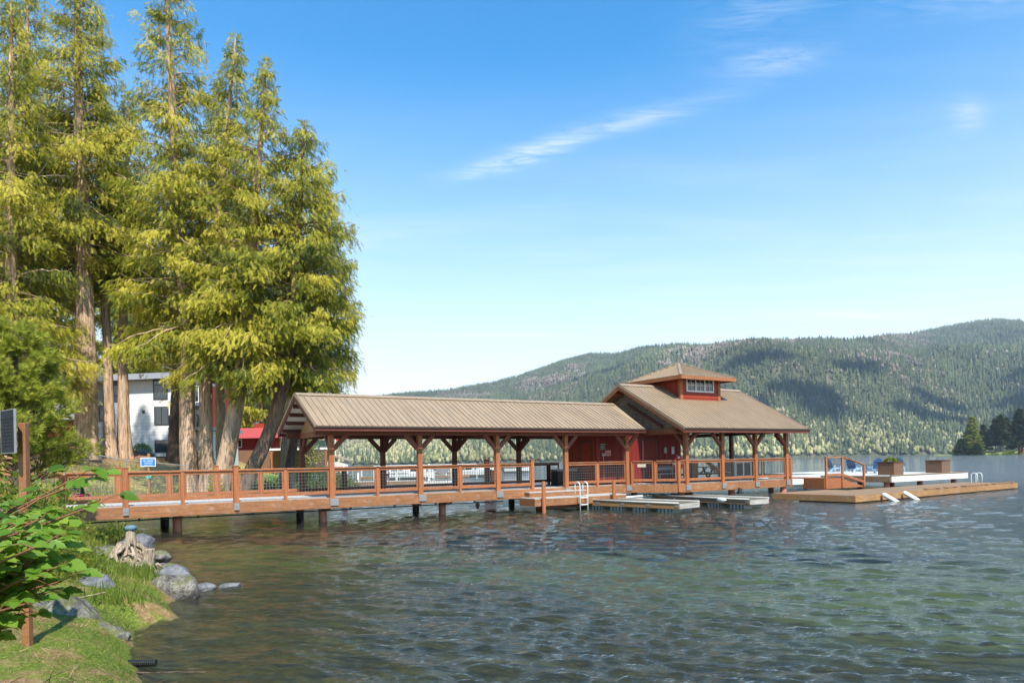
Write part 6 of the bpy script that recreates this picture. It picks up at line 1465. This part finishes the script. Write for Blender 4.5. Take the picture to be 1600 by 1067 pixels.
# salmonberry : leaves as serrated folded blades
def leaf_shape():
    n = 9; V = [(0, 0, 0)]; F = []
    L = []; R_ = []; Mi = []
    for i in range(n+1):
        t = i/n; wv = .34*(sin(pi*min(1, t**.72))**.85)*(1-.12*t)+(.03 if i % 2 else -.012)*(0 < i < n); Mi.append((t, 0, -.02-.16*t*t)); L.append((t-.05*(0 < i < n)*0+.02*(i % 2), wv, .075*wv/.3-.16*t*t+.012*(i % 2))); R_.append((t+.02*(i % 2), -wv, .075*wv/.3-.16*t*t+.012*(i % 2)))
    V = Mi+L+R_; k = n+1; F = []
    for i in range(n): F += [(i, i+1, k+i+1), (i, k+i+1, k+i), (i+1, i, 2*k+i), (i+1, 2*k+i, 2*k+i+1)]
    return np.array(V), np.array(F)
LV, LF = leaf_shape()
def leaves(name, P, D, Nn, S, tint, m, parent):
    D = D/np.linalg.norm(D, axis=1, keepdims=True); Y = np.cross(Nn, D); Y /= np.linalg.norm(Y, axis=1, keepdims=True)+1e-9; Z = np.cross(D, Y); R_ = np.stack([D, Y, Z], 2)
    V = np.einsum('nij,kj->nki', R_, LV)*S[:, None, None]+P[:, None]; k = len(LV); F = (LF[None]+np.arange(len(P))[:, None, None]*k).reshape(-1, 3)
    return fast_mesh(name, V.reshape(-1, 3), F, m, parent, False, {'tint': ('FLOAT', np.repeat(np.clip(tint, 0, 1), k))})
def cane_shrub(root_loc, canes, seed, label, name='berry_shrub', leaf=(.06, .12), every=.085, m='shrub', cat='shrub'):
    """canes: list of target points (world) reached from the root"""
    r = np.random.default_rng(seed); root = empty(name, root_loc, 0, label, cat); o = np.array(root_loc); L = []; P = []; D = []; Nn = []; S = []; Tn = []
    for c in canes:
        tgt = np.array(c)-o; t = np.linspace(0, 1, 16); ctrl = np.array([tgt[0]*.15, tgt[1]*.15, tgt[2]*.8]); b0 = r.normal(0, .10, 3); b0[2] = 0
        pts = b0*(1-t)[:, None]**2+2*((1-t)*t)[:, None]*ctrl+(t**2)[:, None]*tgt+np.cumsum(r.normal(0, .006, (16, 3)), 0); L.append((pts, .0075*(1-.7*t)+.002))
        ln = np.linalg.norm(np.diff(pts, axis=0), axis=1).sum(); tt = np.arange(.50, 1.0, every/ln)
        for q in list(tt)+[1.0]:
            p = np.array([np.interp(q, t, pts[:, j]) for j in range(3)]); a = r.random()*6.28; st = r.uniform(.04, .09); d0 = np.array([cos(a), sin(a), r.uniform(.0, .5)]); e = p+d0*st
            L.append((np.stack([p, (p+e)/2+(0, 0, .008), e]), np.array([.0022, .002, .0016]))); base_t = r.normal(.55, .17)
            for da, sc_ in ((0, 1.0), (1.15, .78), (-1.15, .78)):
                dd = np.array([cos(a+da), sin(a+da), d0[2]*.3-.18+r.normal(0, .14)]); P.append(e); D.append(dd); Nn.append(np.array([r.normal(0, .32), r.normal(0, .32)-.42, 1.])); S.append(r.uniform(*leaf)*sc_); Tn.append(base_t+r.normal(0, .07))
    leaves('leaves', np.array(P), np.array(D), np.array(Nn), np.array(S), np.array(Tn), M[m], root); limb_tubes(L, 'canes', M['cane'], root, 6); return root
M['cane'] = plain('brown_cane', (.17, .075, .035), .7, .3, 0, .3, 20)
def at(x, y, Y):
    c, s = cos(ROLL), sin(ROLL); X = x-800; yy = y-720.7; a = (c*X-s*yy)/1110; b = -(s*X+c*yy)/1110; return (a*Y, Y, 2.185+b*Y)
rs = np.random.default_rng(21); canes = []
for i in range(76): Yd = rs.uniform(2.7, 3.9); canes.append(at(rs.uniform(-110, 88), rs.uniform(805, 950)+(0 if rs.random() < .7 else -20), Yd))
for i in range(26): canes.append(at(rs.uniform(-40, 75), rs.uniform(850, 985), rs.uniform(2.9, 3.7)))
for (x, y, Yd) in ((150, 752, 3.4), (118, 742, 3.4), (140, 800, 3.3), (95, 835, 3.2), (60, 815, 3.2), (20, 800, 3.3), (115, 880, 3.1), (5, 870, 2.8), (45, 900, 2.9)): canes.append(at(x, y, Yd))
cane_shrub((-2.95, 3.0, gz(-2.95, 3.0)-.02), canes, 8, 'bright green leafy berry shrub filling the lower left corner, its canes reaching over the bank', leaf=(.055, .105), every=.055)
# flower held on the upright cane
fl = empty('magenta_flower', at(129, 772, 3.35), 0, 'single magenta flower among the leaves of the upright cane', 'flower')
M['petal'] = plain('magenta_petal', (.45, .015, .12), .5, .3, 0, .2, 20)
for i in range(5):
    a = i*1.257; mb = MB(); p = [(0, 0, 0)]; 
    d = np.array([cos(a), sin(a), -.2]); s_ = np.array([-sin(a), cos(a), 0]); pts = [np.zeros(3), d*.018+s_*.012, d*.034+s_*.008, d*.040, d*.034-s_*.008, d*.018-s_*.012]
    mb.add([tuple(q+(0, 0, .006*(k % 2))) for k, q in enumerate(pts)]+[tuple(q+(0, 0, -.003)) for q in pts], [(0, 1, 2, 3, 4, 5), (11, 10, 9, 8, 7, 6)]); mb.build('petal', M['petal'], fl)
mb = MB(); mb.tube([(0, 0, .03), (0, 0, .0)], [.004, .012], 8); mb.build('calyx', M['shrub'], fl)
# arching dry stalks bottom left
dg = empty('dry_stalks', (-3.3, 4.4, gz(-3.3, 4.4)), 0, 'arching dry reddish stalks and blades in the bottom left corner', 'grass tuft'); L = []
for i in range(70):
    a = rs.normal(.3, 1.3); ln = rs.uniform(.25, .75); t = np.linspace(0, 1, 8); L.append((np.stack([-.3+rs.normal(0, .35)+ln*.65*t*cos(a), rs.normal(0, .3)+ln*.5*t*sin(a), ln*(t-.45*t*t)], 1), .0032*(1-.8*t)+.0006))
limb_tubes(L[:40], 'dry_stalk', M['reed'], dg, 4); limb_tubes(L[40:], 'red_stem', M['cane'], dg, 4)
# overhanging leafless twig near the fence
log(at(88, 722, 3.4), at(135, 742, 3.4), .004, 9, 'thin curved bare twig above the flowering cane', mm='barkd') if 0 else None
# plants in the platform planter
pl_ = bush('planter_flowers', wpos(32.95, -2.1, 1.69), 'low green and yellow plants growing in the near planter of the platform', .40, .28, 500, 'bush', 41, 'leaf', (.06, .12), cat='plant', group=None, stems=3, tb=.2)
# more broken rocks and litter along the near waterline
for i, (x, y, z, sx, lb) in enumerate(((-6.55, 11.75, .34, .15, 'small broken rock beside the pointed grey rock'), (-7.15, 14.6, .12, .26, 'tan rock behind the right hand stump at the water'), (-5.35, 9.75, .06, .15, 'little wet rock at the waterline between the grass tuft and the mossy rock'),
                                       (-6.35, 13.3, .02, .22, 'half sunk rock at the water right of the root mass'), (-4.75, 8.25, .03, .13, 'small pebbly rock above the drain pipe'), (-9.3, 14.2, .55, .30, 'mossy stone left of the tan slab'))):
    rock((x, y, z), (sx, sx*.8, sx*.6), lb, 30+i, 'rock' if i % 2 else 'rockg', i*.8, angular=.6)
r = np.random.default_rng(77); n = 5000; X = r.uniform(-9, -3.2, n); Y = r.uniform(5.5, 14, n); d = shore_d(X, Y); ok = (d > -.05) & (d < 3) & (fbm(X*1.7+9, Y*1.7, 3, 44) > .52); X, Y = X[ok], Y[ok]
blades('dead_leaves', X, Y, ground_z(X, Y)+.01, r.uniform(.04, .11, len(X)), r.uniform(0, 1, len(X)), 'scattered dry stalks and dead blades lying on the near bank', m='reed', lean=2.2)
# ================================================================ haze (even air round the camera and the whole scene, the sky outside it)
hzm = bpy.data.materials.new('haze_air'); hzm.use_nodes = True; T = NT(hzm.node_tree); T.n.clear()
pv_ = T.new('ShaderNodeVolumePrincipled'); pv_.inputs['Color'].default_value = (.74, .84, 1.0, 1); pv_.inputs['Density'].default_value = .00009; pv_.inputs['Anisotropy'].default_value = .25
oo = T.new('ShaderNodeOutputMaterial'); T.link(pv_.outputs[0], oo.inputs['Volume'])
mb = MB(); mb.box(-9000, 9300, -400, 9300, -60, 790); hb = mb.build('haze', hzm); tag(hb, 'thin pale air over the lake that fades the far ridge', 'haze', kind='stuff')

# a real fair-weather cloud, high above and behind the frame: its shadow lies across the middle of the ridge
def cloud(loc, size, seed, label):
    import bmesh
    bm = bmesh.new(); bmesh.ops.create_icosphere(bm, subdivisions=5, radius=1.0); off = Vector((seed, seed*2.3, seed*.7))
    for v in bm.verts:
        q = v.co.copy(); d = 1+.38*mn.noise(q*1.4+off)+.22*mn.noise(q*3.1+off)+.12*mn.noise(q*7+off); q = q*d; v.co = Vector((q.x*size[0], q.y*size[1], max(q.z, -.35)*size[2]))
    me = bpy.data.meshes.new('cloud'); bm.to_mesh(me); bm.free(); o = link_obj('cloud', me, M['cloud'], None, True); o.location = loc; tag(o, label, 'cloud', 'clouds over the lake', kind='stuff'); return o
M['cloud'] = plain('cloud_white', (.85, .86, .88), .95, .1, 0, .05, .002)
_k = 1/math.tan(SUN_EL)
def over(x, y, z, alt=2600.): d = (alt-z)*_k; return (x+SUN_V[0]/cos(SUN_EL)*d, y+SUN_V[1]/cos(SUN_EL)*d, alt)
_cr = np.random.default_rng(17)
for i in range(18):
    cx_ = _cr.uniform(560, 1480); cy_ = 1760+.12*(cx_-900)+_cr.uniform(-190, 190)
    cloud(over(cx_, cy_, 185), (_cr.uniform(40, 110), _cr.uniform(25, 50), 25), 3+i*1.7, 'small fair weather cloud in the bank high over the lake')
cloud(over(215, 2560, 285), (170, 80, 40), 8, 'smaller fair weather cloud high over the lake')
